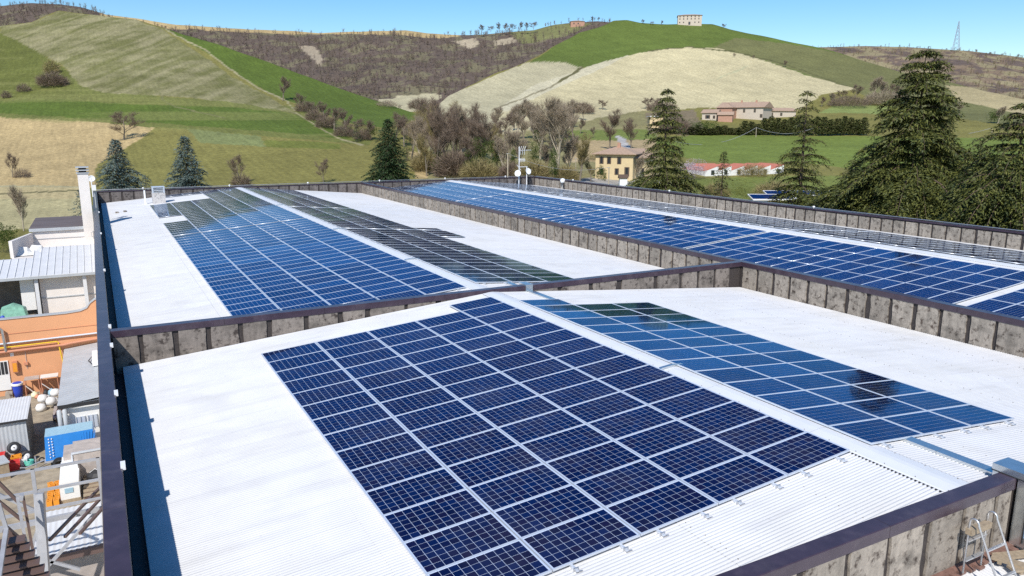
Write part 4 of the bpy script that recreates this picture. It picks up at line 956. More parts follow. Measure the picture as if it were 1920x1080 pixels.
for x, y, zc, rot in rest:
    rot += random.gauss(0, .0016); tl = random.gauss(0, .0016); ca, sa = math.cos(rot), math.sin(rot)
    for (V, F), mi in src:
        X = V[:, 0]*ca+V[:, 2]*sa; Z = -V[:, 0]*sa+V[:, 2]*ca+V[:, 1]*tl
        VV_.append(np.stack([X+x, V[:, 1]+y, Z+zc], 1)); FF_.append(np.array(F)+base); MI.append(np.full(len(F), mi)); base += len(V)
me = npmesh('solar_array', np.vstack(VV_), np.vstack(FF_), [m_alu, m_back, m_cell], midx=np.concatenate(MI))
tag(link('solar_array', me), 'remaining distant blue grey solar panels in long rows on the roof', 'solar array', kind='stuff')
# mounting rails under the panels, ends showing at the front edge
def rail(xc, y0, y1, side, xr, label, group):
    z = roofz(xc, xr); b = MB(); b.box(-.02, .02, 0, y1-y0, .022, .066)
    b2 = MB(); b2.box(-.045, .045, .035, .06, .012, .080); b2.box(-.02, .10, .0, .03, .016, .03)
    e = empty('mounting_rail', (xc, y0, z), 0, label, 'rail', group)
    b.build('rail_bar', m_alu, e); b2.build('end_clamp', m_steel, e)
for c in range(5):
    for k, f in enumerate((.22, .78)):
        xc = -(.409+(c+f)*QX); rail(xc, 2.26-.17, 2.26+(15 if c == 0 else 14)*PY, -1, 0, f"aluminium rail end under near navy array, {ordn(2*c+k+1)} from the ridge", 'rails of the near left array')
for c in range(3):
    for k, f in enumerate((.22, .78)):
        xc = .157+(c+f)*QX; rail(xc, 2.232-.17, 2.232+(14 if c == 0 else 13)*PY, 1, 0, f"aluminium rail end under near blue array, {ordn(2*c+k+1)} from the ridge", 'rails of the near right array')
for c in range(5):
    for k, f in enumerate((.22, .78)):
        xc = -(.444+(c+f)*QX); rail(xc, 19.444-.14, 44.6, -1, 0, f"rail under the far left array, {ordn(2*c+k+1)} from the ridge", 'rails of the far left array')
for c in range(3):
    for k, f in enumerate((.22, .78)):
        xc = .18+(c+f)*QX; rail(xc, 19.95-.14, 38, 1, 0, f"rail under the far right array, {ordn(2*c+k+1)} from the ridge", 'rails of the far right array')

# ================================================================== DUCTS AND TRAYS ON THE ROOF
def tray(name, x0, x1, y0, y1, label, z0=.03, z1=.085, seg=1.2, m=None):
    e = empty(name, ((x0+x1)/2, y0, 0), 0, label, 'cable duct'); y = y0; c = (x0+x1)/2
    while y < y1-1e-3:
        t = min(y1, y+seg); b = MB(); z = roofz(c)
        b.box(x0-c, x1-c, y-y0+.004, t-y0-.004, z+z0, z+z1); b.box(x0-c-.006, x1-c+.006, y-y0+.006, t-y0-.006, z+z1, z+z1+.006); b.build('duct_lid', m or m_galv, e); y = t
    return e
tray('cable_duct', 1.17, 1.40, .36, 2.40, 'shiny blue cable duct from the near blue array to the near parapet')
tray('cable_duct', 1.52, 1.74, 16.2, 18.20, 'blue grey cable duct at the foot of the cross parapet', seg=2)
tray('cable_duct', 1.52, 1.74, 18.62, 20.6, 'blue grey cable duct behind the cross parapet')
# bridge over the cross parapet
g = MB(); e = empty('duct_bridge', (1.62, YC, 0), 0, 'blue metal duct saddle bent over the brown cross parapet', 'cable duct')
g.box(-.16, .16, -.10, .46, ZT+.0, ZT+.055); g.build('duct_lid', m_galv, e)
g = MB(); g.box(-.15, .15, -.105, -.02, -.16, ZT+.0); g.build('duct_side', m_galv, e); g = MB(); g.box(-.15, .15, .36, .45, -.16, ZT); g.build('duct_side', m_galv, e)
# big duct over the near parapet at the right edge
x0, x1 = .985, 1.46
e = empty('duct_bridge', (x0, 0, 0), 0, 'big galvanised duct climbing over the near parapet by the ladder', 'cable duct')
g = MB(); g.box(0, x1-x0, -.24, .42, ZT+.01, ZT+.13); g.build('duct_lid', m_galv, e)
g = MB(); g.box(.02, x1-x0-.02, -.22, -.02, -.90, ZT+.01); g.build('duct_side', m_galv, e)
g = MB(); g.box(.015, x1-x0-.015, .31, .41, -.12, ZT+.01); g.build('duct_side', m_galv, e)
g = MB(); g.box(.02, x1-x0+.5, -.50, -.02, -1.10, -.90); g.build('duct_elbow', m_galv, e)
g = MB(); g.box(-.012, .015, -.25, .43, ZT+.0, ZT+.015); g.box(-.01, .02, -.235, -.22, -1.0, ZT); g.build('duct_seam', m_dark, e)
for y, yl, lb in ((7.95, .10, 'blue cable tray bridging the near ridge cap'), (26.3, .12, 'grey cable tray bridging the far ridge cap, nearer one'), (38.4, .14, 'grey cable tray bridging the far ridge cap, middle one'), (54.5, .14, 'grey cable tray bridging the far ridge cap, farthest one')):
    e = empty('ridge_tray', (0, y, 0), 0, lb, 'cable tray'); g = MB()
    P = [(-.42, -.03), (-.36, .075), (0, .105), (.36, .075), (.5, -.02)]
    for a, b_ in zip(P[:-1], P[1:]): g.add([(a[0], -yl/2, a[1]), (b_[0], -yl/2, b_[1]), (b_[0], yl/2, b_[1]), (a[0], yl/2, a[1]), (a[0], -yl/2, a[1]-.045), (b_[0], -yl/2, b_[1]-.045), (b_[0], yl/2, b_[1]-.045), (a[0], yl/2, a[1]-.045)], [(0, 1, 2, 3), (7, 6, 5, 4), (0, 4, 5, 1), (3, 2, 6, 7), (1, 5, 6, 2), (0, 3, 7, 4)])
    g.build('tray_body', m_galv, e)
# brick vent shaft with louvre near the far left, and small roof fittings
m_brick = mat('pale_brick', (0.55, 0.52, 0.50), 0.9, c2=(0.36, 0.34, 0.33), vscale=6, thr=.55, thrw=.03, var=.1)
e = empty('roof_vent', (-7.85, 68.2, roofz(7.85)), 0, 'pale brick ventilation shaft with black louvre on the far roof', 'roof vent')
g = MB(); g.box(-.52, .52, -.45, .45, -.05, .95); g.build('shaft', m_brick, e)
g = MB()
for xx in (-.50, .40): g.box(xx, xx+.10, -.43, .43, .95, 1.42)
g.box(-.52, .52, -.45, .45, 1.42, 1.50); g.build('louvre_frame', m_alu, e)
for k in range(3): g = MB(); g.hexa([(-.40, -.40, .99+k*.14), (.40, -.40, .99+k*.14), (.40, -.28, 1.06+k*.14), (-.40, -.28, 1.06+k*.14), (-.40, -.40, 1.01+k*.14), (.40, -.40, 1.01+k*.14), (.40, -.28, 1.08+k*.14), (-.40, -.28, 1.08+k*.14)]); g.build('louvre_slat', m_alu, e)
g = MB(); g.box(-.40, .40, -.25, .40, .95, 1.42); g.build('louvre_core', m_dark, e)
e = empty('vent_post', (-8.95, 68.6, roofz(8.95)), 0, 'white upright post left of the brick vent', 'post'); g = MB(); g.box(-.07, .07, -.07, .07, 0, 1.25); g.build('post', m_white, e); g = MB(); g.box(-.12, .12, -.12, .12, 0, .05); g.build('foot', m_white, e)
for (xx, yy, lb) in ((-11.35, 64.0, 'left small grey block on the far white roof'), (-10.75, 64.2, 'right small grey block on the far white roof')):
    e = empty('roof_block', (xx, yy, roofz(xx)), 0, lb, 'block'); g = MB(); g.box(-.12, .12, -.3, .3, 0, .10); g.build('block', m_conc, e); g = MB(); g.box(-.35, .35, -.1, .1, .0, .03); g.build('strap', m_cap, e)

# lightning conductor with insulators on the far and right parapets
def conductor(pts, label, n):
    e = empty('lightning_conductor', pts[0], 0, label, 'conductor'); A, B = Vector(pts[0]), Vector(pts[1]); g = MB(); g.tube([(0, 0, .10), tuple(B-A+Vector((0, 0, .10)))], .028, 6); g.build('wire', m_steel, e)
    for k in range(n):
        q = (B-A)*((k+.5)/n); g = MB(); g.lathe([(.03, 0), (.05, .03), (.03, .08), (.09, .10), (.10, .16), (.05, .21), (0, .22)], tuple(q), 8); g.build('insulator', m_white, e)
conductor([(WX0, YF+.2, ZT), (WX2, YF+.2, ZT)], 'silver lightning wire with white insulators along the far parapet', 6)
conductor([(WX2+.2, 8.0, ZT-.04), (WX2+.2, YF, ZT-.04)], 'silver lightning wire with white insulators along the outer right parapet', 4)

# antenna mast with dishes
e = empty('antenna_mast', (31.95, 73.7, roofz(31.95, XR)), 0, 'white aerial mast with yagi antennas at the far corner of the roof', 'antenna')
z0 = roofz(31.95, XR); g = MB(); g.tube([(0, 0, 0), (0, 0, 4.5)], .05, 8); g.build('mast', m_white, e)
g = MB(); g.tube([(0, 0, 4.0), (1.6, .3, 4.05)], .03, 6)
for k in range(3): x = .15+k*.28; g.tube([(x, 0, 4.05), (x+.1, -.15, 4.55)], .028, 5); g.tube([(x, 0, 4.05), (x+.1, .15, 3.55)], .028, 5)
for k in range(5): x = .9+k*.16; g.tube([(x, -.2, 4.07), (x, .2, 4.07)], .02, 5)
g.build('yagi', m_white, e)
g = MB(); g.tube([(-.1, 0, 2.95), (.9, .1, 2.9)], .04, 6)
for k in range(5): g.tube([(.1+k*.16, 0, 2.7), (.1+k*.16, 0, 3.15)], .022, 5)
g.build('yagi', m_white, e)
g = MB(); g.tube([(0, 0, 2.1), (1.2, .1, 2.1)], .04, 6); g.tube([(-.3, 0, 2.35), (.25, 0, 1.7)], .03, 5); g.build('cross_arm', m_white, e)
def dish(loc, r, axis, label):
    e = empty('satellite_dish', loc, 0, label, 'satellite dish'); ax = Vector(axis).normalized(); g = MB()
    g.lathe([(0, -.10*r/.5), (r*.5, -.07*r/.5), (r*.85, -.02*r/.5), (r, .03), (r*.98, .045), (r*.8, .0), (r*.5, -.05*r/.5), (0, -.08*r/.5)], (0, 0, 0), 24, ax); g.build('reflector', m_white, e, smooth=True)
    g = MB(); g.tube([tuple(-ax*.08), tuple(-ax*.3), (tuple(-ax*.3+Vector((0, 0, -1.3))))], .04, 6); g.build('bracket', m_white, e)
    g = MB(); g.tube([tuple(Vector((0, 0, -r))), tuple(ax*r*1.1)], .02, 5); g.box(ax.x*r*1.1-.05, ax.x*r*1.1+.05, ax.y*r*1.1-.05, ax.y*r*1.1+.05, ax.z*r*1.1-.05, ax.z*r*1.1+.05); g.build('feed_arm', m_white, e)
dish(tuple(at(971, 325, y=73.4)), .39, (-.75, -.65, .25), 'left white satellite dish at the foot of the aerial mast')
dish(tuple(at(990.5, 321, y=73.5)), .40, (.2, -.9, .35), 'right white satellite dish beside the aerial mast')
e = empty('dish_post', tuple(at(987.5, 343, y=73.6)), 0, 'white post carrying the right satellite dish', 'post'); g = MB(); g.tube([(0, 0, -.3), (0, 0, 1.9)], .05, 8); g.build('post', m_white, e)
# camera dome on the outer parapet
q = at(1055, 340, x=WX2-.1); e = empty('wall_camera', tuple(q), 0, 'white dome with dark bracket on the outer right parapet', 'camera')
g = MB(); g.lathe([(0, -.28), (.2, -.22), (.29, -.05), (.29, .08), (.2, .25), (0, .3)], (0, 0, .05), 16); g.build('dome', m_white, e, smooth=True)
g = MB(); g.tube([(0, 0, -.2), (-.1, -.5, -.75), (-.25, -.9, -.95)], .07, 6); g.build('bracket', m_black, e); g = MB(); g.tube([(.05, .2, -.9), (.05, .1, 0)], .03, 6); g.build('post', m_white, e)

# ladder and planks on the lower roof at bottom right
e = empty('step_ladder', (0, 0, 0), 0, 'aluminium step ladder with hooked tops leaning at the near parapet', 'ladder')
b0 = at(1806, 1067, y=-.22); ax, ax2 = b0[0], b0[0]+.50
zb = -1.12
for xx in (ax, ax2):
    g = MB(); zt_ = -.16; pts = [(xx, -.22, zb+.05), (xx, -.22, zt_)]
    for k in range(1, 8): a = math.pi*k/8; pts.append((xx, -.22-.075+.075*math.cos(a), zt_+.09*math.sin(a)))
    pts += [(xx, -.37, zt_), (xx, -.85, zb+.0)]; g.tube(pts, .017, 8); g.build('stringer', m_steel, e, smooth=True)
for t, yy in ((.35, -.22), (.72, -.22)):
    g = MB(); z = -.16-(.95*t); g.box(ax, ax2, yy-.03, yy+.03, z-.012, z+.012); g.build('rung', m_steel, e)
for t in (.36, .78):
    g = MB(); z = -.16-.95*t; yy = -.37-.48*t; g.box(ax, ax2, yy-.02, yy+.02, z-.012, z+.012); g.build('rung', m_steel, e)
g = MB(); g.box(ax-.04, ax2+.02, -.30, -.19, -.36, -.26); g.build('wooden_pad', m_wood, e)
g = MB(); g.tube([(ax2, -.85, zb), (ax2+.28, -.95, zb+.03)], .015, 6); g.build('foot_bar', m_steel, e)
for i, (xx, yy, l, rz, lb) in enumerate([(1.05, -.42, 1.5, -.35, 'weathered plank nearest the wall on the lower roof'), (.75, -.75, 1.3, -.35, 'middle weathered plank on the lower roof'), (.35, -.55, .8, -1.2, 'short weathered plank crossing under the ladder')]):
    e = empty('plank', (xx, yy, -1.12+.03*i), rz, lb, 'plank'); g = MB(); g.box(-l/2, l/2, -.09, .09, 0, .04); g.build('board', m_wood, e); g = MB(); g.box(-l/2+.1, -l/2+.16, -.1, .1, -.04, 0); g.build('batten', m_wood, e)

# ================================================================== THE YARD LEFT OF THE HALL
m_yard = mat('yard_gravel', (0.36, 0.30, 0.215), 0.95, var=0.22, vscale=1.2, c2=(0.24, 0.20, 0.15), thr=.55, thrw=.12, bump=.5, bscale=14)
m_shadewall = mat('shaded_wall', (0.17, 0.155, 0.14), 0.95, var=0.2, vscale=1.0)  # wall colour darkened to hold the canopy's shade on the terrace back wall
m_orange = mat('orange_render', (0.66, 0.33, 0.17), 0.85, var=0.05, vscale=.5)
m_orange2 = mat('pipe_orange', (0.55, 0.24, 0.14), 0.6)
m_pale = mat('cream_render', (0.72, 0.67, 0.63), 0.85, var=0.05, vscale=.8)
m_wht = mat('white_render', (0.72, 0.71, 0.69), 0.8, var=0.04)
m_shtl = mat('light_metal_sheet', (0.63, 0.635, 0.65), 0.55, var=0.06, vscale=.6)
m_grey = mat('grey_metal_sheet', (0.42, 0.44, 0.46), 0.45, var=0.10, vscale=.7)
m_shed = mat('shed_sheet', (0.26, 0.30, 0.31), 0.5, var=0.12)
m_droof = mat('dark_flat_roof', (0.11, 0.085, 0.08), 0.8, c2=(0.16, 0.13, 0.125), vscale=.9, thr=.5, thrw=.15, stretch=(.3, 2, 1))
m_tarp = mat('blue_tarpaulin', (0.03, 0.22, 0.62), 0.38, var=0.1, vscale=1.5)
m_tarpt = mat('pale_tarpaulin', (0.30, 0.46, 0.56), 0.45, var=0.1)  # paler blue, used for the trailer top and small goods
m_tank = mat('worn_tank', (0.42, 0.37, 0.34), 0.55, var=0.2, vscale=1.6)
m_yel = mat('yellow_pipe', (0.75, 0.50, 0.02), 0.5); m_red = mat('red_plastic', (0.60, 0.05, 0.05), 0.45); m_or = mat('orange_plastic', (0.75, 0.30, 0.03), 0.45)
m_blue = mat('blue_plastic', (0.02, 0.06, 0.45), 0.4); m_teal = mat('teal_plastic', (0.10, 0.45, 0.36), 0.5); m_gtarp = mat('green_sheet', (0.25, 0.50, 0.38), 0.4, var=.3, vscale=2)
m_brown = mat('brown_steel', (0.13, 0.085, 0.075), 0.5); m_lsteel = mat('painted_steel', (0.36, 0.365, 0.39), 0.45, var=.15, vscale=2)
m_cream = mat('cream_plastic', (0.75, 0.70, 0.45), 0.5)
g = MB(); g.add([(-60, -30, GROUND), (-12.9, -30, GROUND), (-12.9, 62, GROUND), (-60, 62, GROUND)], [(0, 1, 2, 3)])
tag(g.build('yard', m_yard), 'dusty gravel yard beside the hall', kind='structure')
def ribs(name, O, ux, vy, w, h, pitch, amp, m, parent, nrm=None):
    """ribbed sheet: O + a*ux + b*vy, ribs run along vy, relief along the normal"""
    O, ux, vy = Vector(O), Vector(ux).normalized(), Vector(vy).normalized(); n = ux.cross(vy); k = int(w/pitch*4)
    V = []; 
    for i in range(k+1):
        a = w*i/k; r = amp*(1 if (i % 4) in (0, 1) else 0); 
        for b in (0, h): V.append(O+ux*a+vy*b+n*r)
    V = np.array([tuple(v) for v in V]); i = np.arange(k)*2
    return link(name, npmesh(name, V, np.stack([i, i+2, i+3, i+1], 1), m), parent)
def bx(name, x0, x1, y0, y1, z0, z1, m, parent, rz=0):
    g = MB(); g.box(x0, x1, y0, y1, z0, z1, rz); return g.build(name, m, parent)

# orange building with curved parapet
e = empty('orange_building', (0, 0, 0), 0, 'orange rendered workshop with terrace parapet and pipes, left of the hall', 'building')
prof = [(-34, -9), (-13.02, -9), (-13.02, -3.86), (-13.35, -3.90), (-13.62, -4.10), (-13.80, -4.36), (-14.15, -4.50), (-14.9, -4.56), (-34, -4.60)]
g = MB(); n = len(prof); g.add([(x, 43.4, z) for x, z in prof]+[(x, 43.7, z) for x, z in prof], [tuple(range(n)), tuple(range(2*n-1, n-1, -1))]+[(i, i+n, (i+1) % n+n, (i+1) % n) for i in range(n)]); g.build('wall', m_orange, e)
g = MB(); top = prof[2:]
for a, b in zip(top[:-1], top[1:]): g.add([(a[0], 43.35, a[1]+.003), (b[0], 43.35, b[1]+.003), (b[0], 43.75, b[1]+.003), (a[0], 43.75, a[1]+.003), (a[0], 43.35, a[1]+.05), (b[0], 43.35, b[1]+.05), (b[0], 43.75, b[1]+.05), (a[0], 43.75, a[1]+.05)], [(0, 1, 2, 3), (7, 6, 5, 4), (0, 4, 5, 1), (3, 2, 6, 7)])
g.build('coping', m_grey, e)
bx('terrace_floor', -34, -13.02, 43.75, 56, -5.75, -5.65, m_yard, e)
g = MB(); g.box(-34, -13.03, 43.372, 43.398, -5.42, -5.40); g.build('joint_line', m_orange2, e)
g = MB(); g.tube([(-19.5, 43.28, -5.93), (-13.1, 43.28, -5.88)], .05, 8); g.build('pipe', m_alu, e)
g = MB(); g.tube([(-19.5, 43.25, -6.14), (-15.5, 43.25, -6.12), (-15.44, 43.25, -6.18), (-15.25, 43.1, -8.1)], .035, 8); g.build('gas_pipe', m_yel, e)
g = MB(); g.tube([(-19.5, 43.22, -6.40), (-15.2, 43.22, -6.36), (-14.8, 43.22, -6.30), (-13.1, 43.22, -6.18)], .075, 8); g.build('drain_pipe', m_orange2, e)
g = MB(); g.tube([(-18.7, 43.2, -4.98), (-18.15, 43.2, -5.0), (-18.05, 43.2, -5.1), (-18.0, 43.2, -6.35)], .075, 8); g.build('pipe', m_galv, e)
g = MB(); g.tube([(-17.12, 43.36, -6.45), (-17.12, 43.36, -7.55)], .012, 5); g.build('conduit', m_grey, e)
# door
g = MB(); g.box(-18.75, -18.0, 43.34, 43.398, -8.65, -6.93); dr = g.build('door', m_wht, e)
for k in range(4):
    x = -18.72+k*.17; bx('door_pane', x+.02, x+.14, 43.31, 43.338, -7.70, -6.98, m_dark, dr)
bx('door_handle', -18.62, -18.55, 43.28, 43.338, -7.95, -7.85, m_steel, dr)
bx('door_step', -18.3, -17.95, 42.9, 43.39, -9, -8.72, m_conc, e)
o = bx('meter_cabinet', -17.82, -17.55, 43.18, 43.398, -7.65, -7.0, m_orange2, e); bx('cabinet_door', -17.79, -17.58, 43.16, 43.178, -7.6, -7.08, m_or, o)
bx('notice', -17.85, -17.68, 43.385, 43.398, -6.72, -6.52, m_white, e)
bx('junction_box', -17.25, -17.05, 43.25, 43.398, -7.30, -7.15, m_orange2, e)

# canopy and cream buildings beyond
e = empty('terrace_canopy', (0, 0, 0), 0, 'long pale metal canopy with standing seams above the terrace wall', 'canopy')
sl = (-1.98+2.88)/6.2
for k in range(21):
    x0 = -21.6+k*.41; back = 53.5 if x0 > -17.0 else 51.2
    P = [(x0, 47.3), (x0+.405, 47.3), (x0+.405, back), (x0, back)]
    z = [-2.88+sl*(p[1]-47.3) for p in P]; g = MB(); g.hexa([(p[0], p[1], q-.04) for p, q in zip(P, z)]+[(p[0], p[1], q) for p, q in zip(P, z)])
    g.add([(x0-.012, 47.3, z[0]), (x0+.012, 47.3, z[0]), (x0+.012, back, z[3]), (x0-.012, back, z[3]), (x0-.012, 47.3, z[0]+.04), (x0+.012, 47.3, z[0]+.04), (x0+.012, back, z[3]+.04), (x0-.012, back, z[3]+.04)], [(0, 4, 5, 1), (4, 7, 6, 5), (0, 3, 7, 4), (1, 5, 6, 2)])
    g.build('roof_sheet', m_shtl, e)
bx('eaves_beam', -21.6, -13.05, 47.26, 47.36, -3.06, -2.93, m_grey, e)
for x in (-16.45, -13.85): bx('post', x-.10, x+.10, 47.5, 47.7, -5.65, -3.0, m_shtl, e)
for x in (-20.0,): bx('post', x-.10, x+.10, 47.5, 47.7, -5.65, -3.0, m_shtl, e)
e = empty('terrace_wall', (0, 0, 0), 0, 'white panelled wall under the pale canopy', 'wall')
bx('wall', -16.3, -13.04, 47.95, 48.2, -5.65, -2.95, m_pale, e); bx('rail', -16.3, -13.04, 47.90, 47.948, -4.44, -4.38, m_grey, e)
bx('pillar', -17.35, -16.62, 48.0, 48.6, -5.1, -2.95, m_wht, e); bx('back_wall', -21.6, -16.3, 50.8, 51.0, -5.65, -2.4, m_shadewall, e)
e = empty('covered_stack', (-17.6, 45.6, -5.65), 0, 'stack of goods under a green plastic sheet on the terrace', 'covered goods')
g = MB(); g.add([(-.75, -.5, 0), (.75, -.5, 0), (.75, .5, 0), (-.75, .5, 0), (-.62, -.35, 1.25), (-.1, -.3, 1.5), (.5, -.3, 1.35), (.65, -.2, 1.1), (.6, .4, 1.2), (0, .4, 1.5), (-.6, .4, 1.3)], [(0, 1, 7, 6, 5, 4), (1, 2, 8, 7), (2, 3, 10, 9, 8), (3, 0, 4, 10), (4, 5, 9, 10), (5, 6, 8, 9), (6, 7, 8)]); g.build('sheet', m_gtarp, e); bx('pallet', -.8, .8, -.55, .55, -.001, .1, m_wood, e)
e = empty('yellow_crate', (-18.7, 45.4, -5.65), 0, 'yellow box at the left edge of the terrace', 'crate'); bx('box', -.3, .3, -.3, .3, 0, 1.2, m_cream, e); bx('lid', -.32, .32, -.32, .32, 1.2, 1.25, m_cream, e)
e = empty('blue_drum', (-18.15, 45.3, -5.65), 0, 'small blue drum beside the green covered stack', 'drum'); g = MB(); g.lathe([(0, 0), (.16, 0), (.17, .4), (.16, .85), (.1, .95), (0, .96)], (0, 0, 0), 14); g.build('drum', m_blue, e, smooth=True)
e = empty('cream_building', (0, 0, 0), 0, 'cream building with dark flat roof behind the canopy', 'building')
bx('wall', -16.9, -13.06, 56.0, 63.0, -9, -1.16, m_pale, e); bx('roof', -17.05, -13.06, 55.86, 63.2, -1.10, -.93, m_droof, e); bx('roof_edge', -17.07, -13.05, 55.82, 55.858, -1.17, -.95, m_grey, e)
g = MB(); g.quadbox([(-17.95, 52.0), (-17.0, 56.0), (-13.06, 55.9), (-13.06, 51.6), (-17.9, 51.6)], -9, -2.35); g.build('lower_wall', m_pale, e)
g = MB(); g.quadbox([(-18.0, 52.0), (-17.03, 55.95), (-16.88, 55.9), (-17.8, 51.9)], -2.35, -1.25); g.build('wing_wall', m_pale, e)
bx('band', -16.92, -13.06, 55.95, 55.998, -1.72, -1.69, m_grey, e)
e = empty('plastic_sheeting', (-16.9, 53.2, -2.3), 0, 'crumpled white plastic sheets heaped against the cream wall', 'sheeting')
g = MB(); r3 = random.Random(4); P = []
for i in range(5):
    for j in range(8): P.append((-1.0+j*.27, -.9+i*.35, (0.05+.55*r3.random()) if 0 < i < 4 and 0 < j < 7 else 0))
g.add(P, [(i*8+j, i*8+j+1, (i+1)*8+j+1, (i+1)*8+j) for i in range(4) for j in range(7)]); g.build('sheet', m_wht, e)
e = empty('tall_chimney', (-13.38, 56.0, 0), 0, 'tall square cream chimney with slatted cap against the hall', 'chimney')
bx('stack', -.35, .32, -.5, .2, -9, 2.78, m_pale, e)
for k in range(3): bx('cap_slab', -.42, .39, -.57, .27, 2.80+k*.20, 2.87+k*.20, m_grey, e)
bx('flue', -.25, .22, -.4, .1, 2.78, 3.2, m_dark, e)
for zz in (-1.3, -3.3): g = MB(); g.tube([(.25, -.52, zz), (.1, -.66, zz-.1), (.1, -.66, zz-.35), (.25, -.52, zz-.45)], .02, 5); g.build('bracket', m_grey, e)
dish(tuple(at(171.5, 335, y=58)), .24, (.1, -.95, .2), 'small white dish just right of the tall chimney')
e = empty('floodlight', tuple(at(176, 352, y=58)), 0, 'little white floodlight box right of the tall chimney', 'lamp'); bx('housing', -.14, .14, -.1, .1, -.2, .2, m_white, e); bx('arm', -.03, .03, .1, .14, -1.5, .1, m_grey, e)

# lean-to against the hall
e = empty('lean_to', (0, 0, 0), 0, 'grey sheet roofed lean-to with white wall against the hall side', 'lean-to')
ribs('roof_sheet', (-15.20, 43.3, -6.66), (0, -1, 0), (2.15, 0, .22), 10.5, 2.16, .34, .012, m_grey, e)
bx('roof_edge', -15.2, -13.04, 32.74, 32.79, -6.78, -6.62, m_dark, e); bx('wall', -14.95, -13.04, 33.05, 33.25, -9, -6.68, m_wht, e); bx('side_wall', -15.05, -14.95, 33.05, 43.2, -9, -6.70, m_brown, e)
for k in range(2):
    x = -14.55+k*.5; o = bx('window', x, x+.42, 33.02, 33.048, -8.0, -7.38, m_alu, e)
    for j in range(3): bx('bar', x+.02+j*.18, x+.045+j*.18, 32.97, 32.99, -8.0, -7.36, m_grey, o)
e = empty('roof_box', (-13.50, 39.2, -6.42), 0, 'white box with dark chevron on the lean-to roof', 'box'); bx('box', -.22, .32, -1.1, 1.0, 0, .3, m_white, e)
g = MB(); g.add([(-.45, 0, .02), (-.25, .9, .02), (-.25, .7, .02), (-.38, 0, .02), (-.25, -.7, .02), (-.25, -.9, .02)], [(0, 5, 4, 3), (0, 3, 2, 1)]); g.build('chevron', m_dark, e)
for k, x in enumerate((-15.15, -14.93)):
    e = empty('metal_roll', (x, 32.7, -9), 0, ('left' if k == 0 else 'right')+' upright grey metal roll at the corner of the lean-to', 'roll'); g = MB(); g.lathe([(0, 0), (.09, 0), (.10, 2.15), (.06, 2.2), (0, 2.2)], (0, 0, 0), 10); g.build('roll', m_grey, e, smooth=True); g = MB(); g.lathe([(.104, 1.2), (.104, 1.25)], (0, 0, 0), 10); g.build('strap', m_dark, e)
# shed
e = empty('metal_shed', (0, 0, 0), 0, 'grey corrugated metal shed at the left edge of the yard', 'shed')
bx('body', -21.0, -16.52, 33.05, 36.1, -9, -7.16, m_shed, e); ribs('front_sheet', (-21.0, 33.04, -9), (1, 0, 0), (0, 0, 1), 4.48, 1.86, .16, .02, m_grey, e)
ribs('roof_sheet', (-21.1, 32.95, -7.12), (1, 0, 0), (0, 3.25, .12), 4.65, 3.25, .12, .018, m_shtl, e); bx('edge_trim', -21.1, -16.45, 32.9, 32.95, -7.16, -7.07, m_dark, e)
# wheels, tubs and bins in front of the shed
def wheel(loc, r, lean, label):
    e = empty('trailer_wheel', loc, 0, label, 'wheel'); ax = Vector((.25, -1, .35)).normalized()
    g = MB(); g.lathe([(r*.55, -.08), (r*.9, -.09), (r, -.05), (r, .05), (r*.9, .09), (r*.55, .08)], (0, 0, 0), 20, ax); g.build('tyre', m_black, e, smooth=True)
    g = MB(); g.lathe([(r*.55, -.06), (r*.5, .05), (r*.15, .03), (0, .03)], (0, 0, 0), 16, ax); g.build('rim', m_white, e, smooth=True)
    g = MB(); g.lathe([(r*.1, .05), (0, .06)], (0, 0, 0), 8, ax); g.build('hub', m_dark, e)
wheel((-17.08, 32.75, -8.28), .27, 0, 'upper white rimmed wheel leaning on the grey shed'); wheel((-16.62, 32.62, -8.74), .26, 0, 'lower white rimmed wheel near the shed corner')
def tub(loc, w, d, h, m, label, taper=.8, cat='tub', rz=0):
    e = empty('plastic_tub', loc, rz, label, cat); g = MB(); a, b = w/2, d/2
    g.add([(-a*taper, -b*taper, 0), (a*taper, -b*taper, 0), (a*taper, b*taper, 0), (-a*taper, b*taper, 0), (-a, -b, h), (a, -b, h), (a, b, h), (-a, b, h), (-a*.85, -b*.85, h), (a*.85, -b*.85, h), (a*.85, b*.85, h), (-a*.85, b*.85, h), (-a*.7, -b*.7, .08), (a*.7, -b*.7, .08), (a*.7, b*.7, .08), (-a*.7, b*.7, .08)],
          [(3, 2, 1, 0), (0, 1, 5, 4), (1, 2, 6, 5), (2, 3, 7, 6), (3, 0, 4, 7), (4, 5, 9, 8), (5, 6, 10, 9), (6, 7, 11, 10), (7, 4, 8, 11), (8, 9, 13, 12), (9, 10, 14, 13), (10, 11, 15, 14), (11, 8, 12, 15), (12, 13, 14, 15)]); g.build('tub', m, e)
    g = MB(); g.box(-a*1.04, a*1.04, -b*1.04, -b, h-.05, h); g.box(-a*1.04, a*1.04, b, b*1.04, h-.05, h); g.build('rim', m, e)
tub((-17.0, 32.5, -9), .42, .4, .42, m_or, 'orange open tub under the upper wheel'); tub((-17.75, 32.7, -9), .62, .5, .55, m_red, 'large red bin at the left frame edge', cat='bin'); tub((-17.05, 31.95, -9), .46, .44, .38, m_red, 'crimson tub in front of the orange one')
tub((-17.5, 32.2, -9), .36, .34, .2, m_cream, 'low cream basin between the red bins'); tub((-16.72, 32.25, -9), .3, .3, .34, m_white, 'white bucket beside the lower wheel', cat='bucket')
e = empty('hose_coil', (-16.5, 32.05, -9), 0, 'teal coil of hose on the ground by the lower wheel', 'hose'); g = MB()
g.tube([(.17*math.cos(t*.5), .17*math.sin(t*.5), .06+.004*t) for t in range(50)], .035, 6); g.build('hose', m_teal, e)
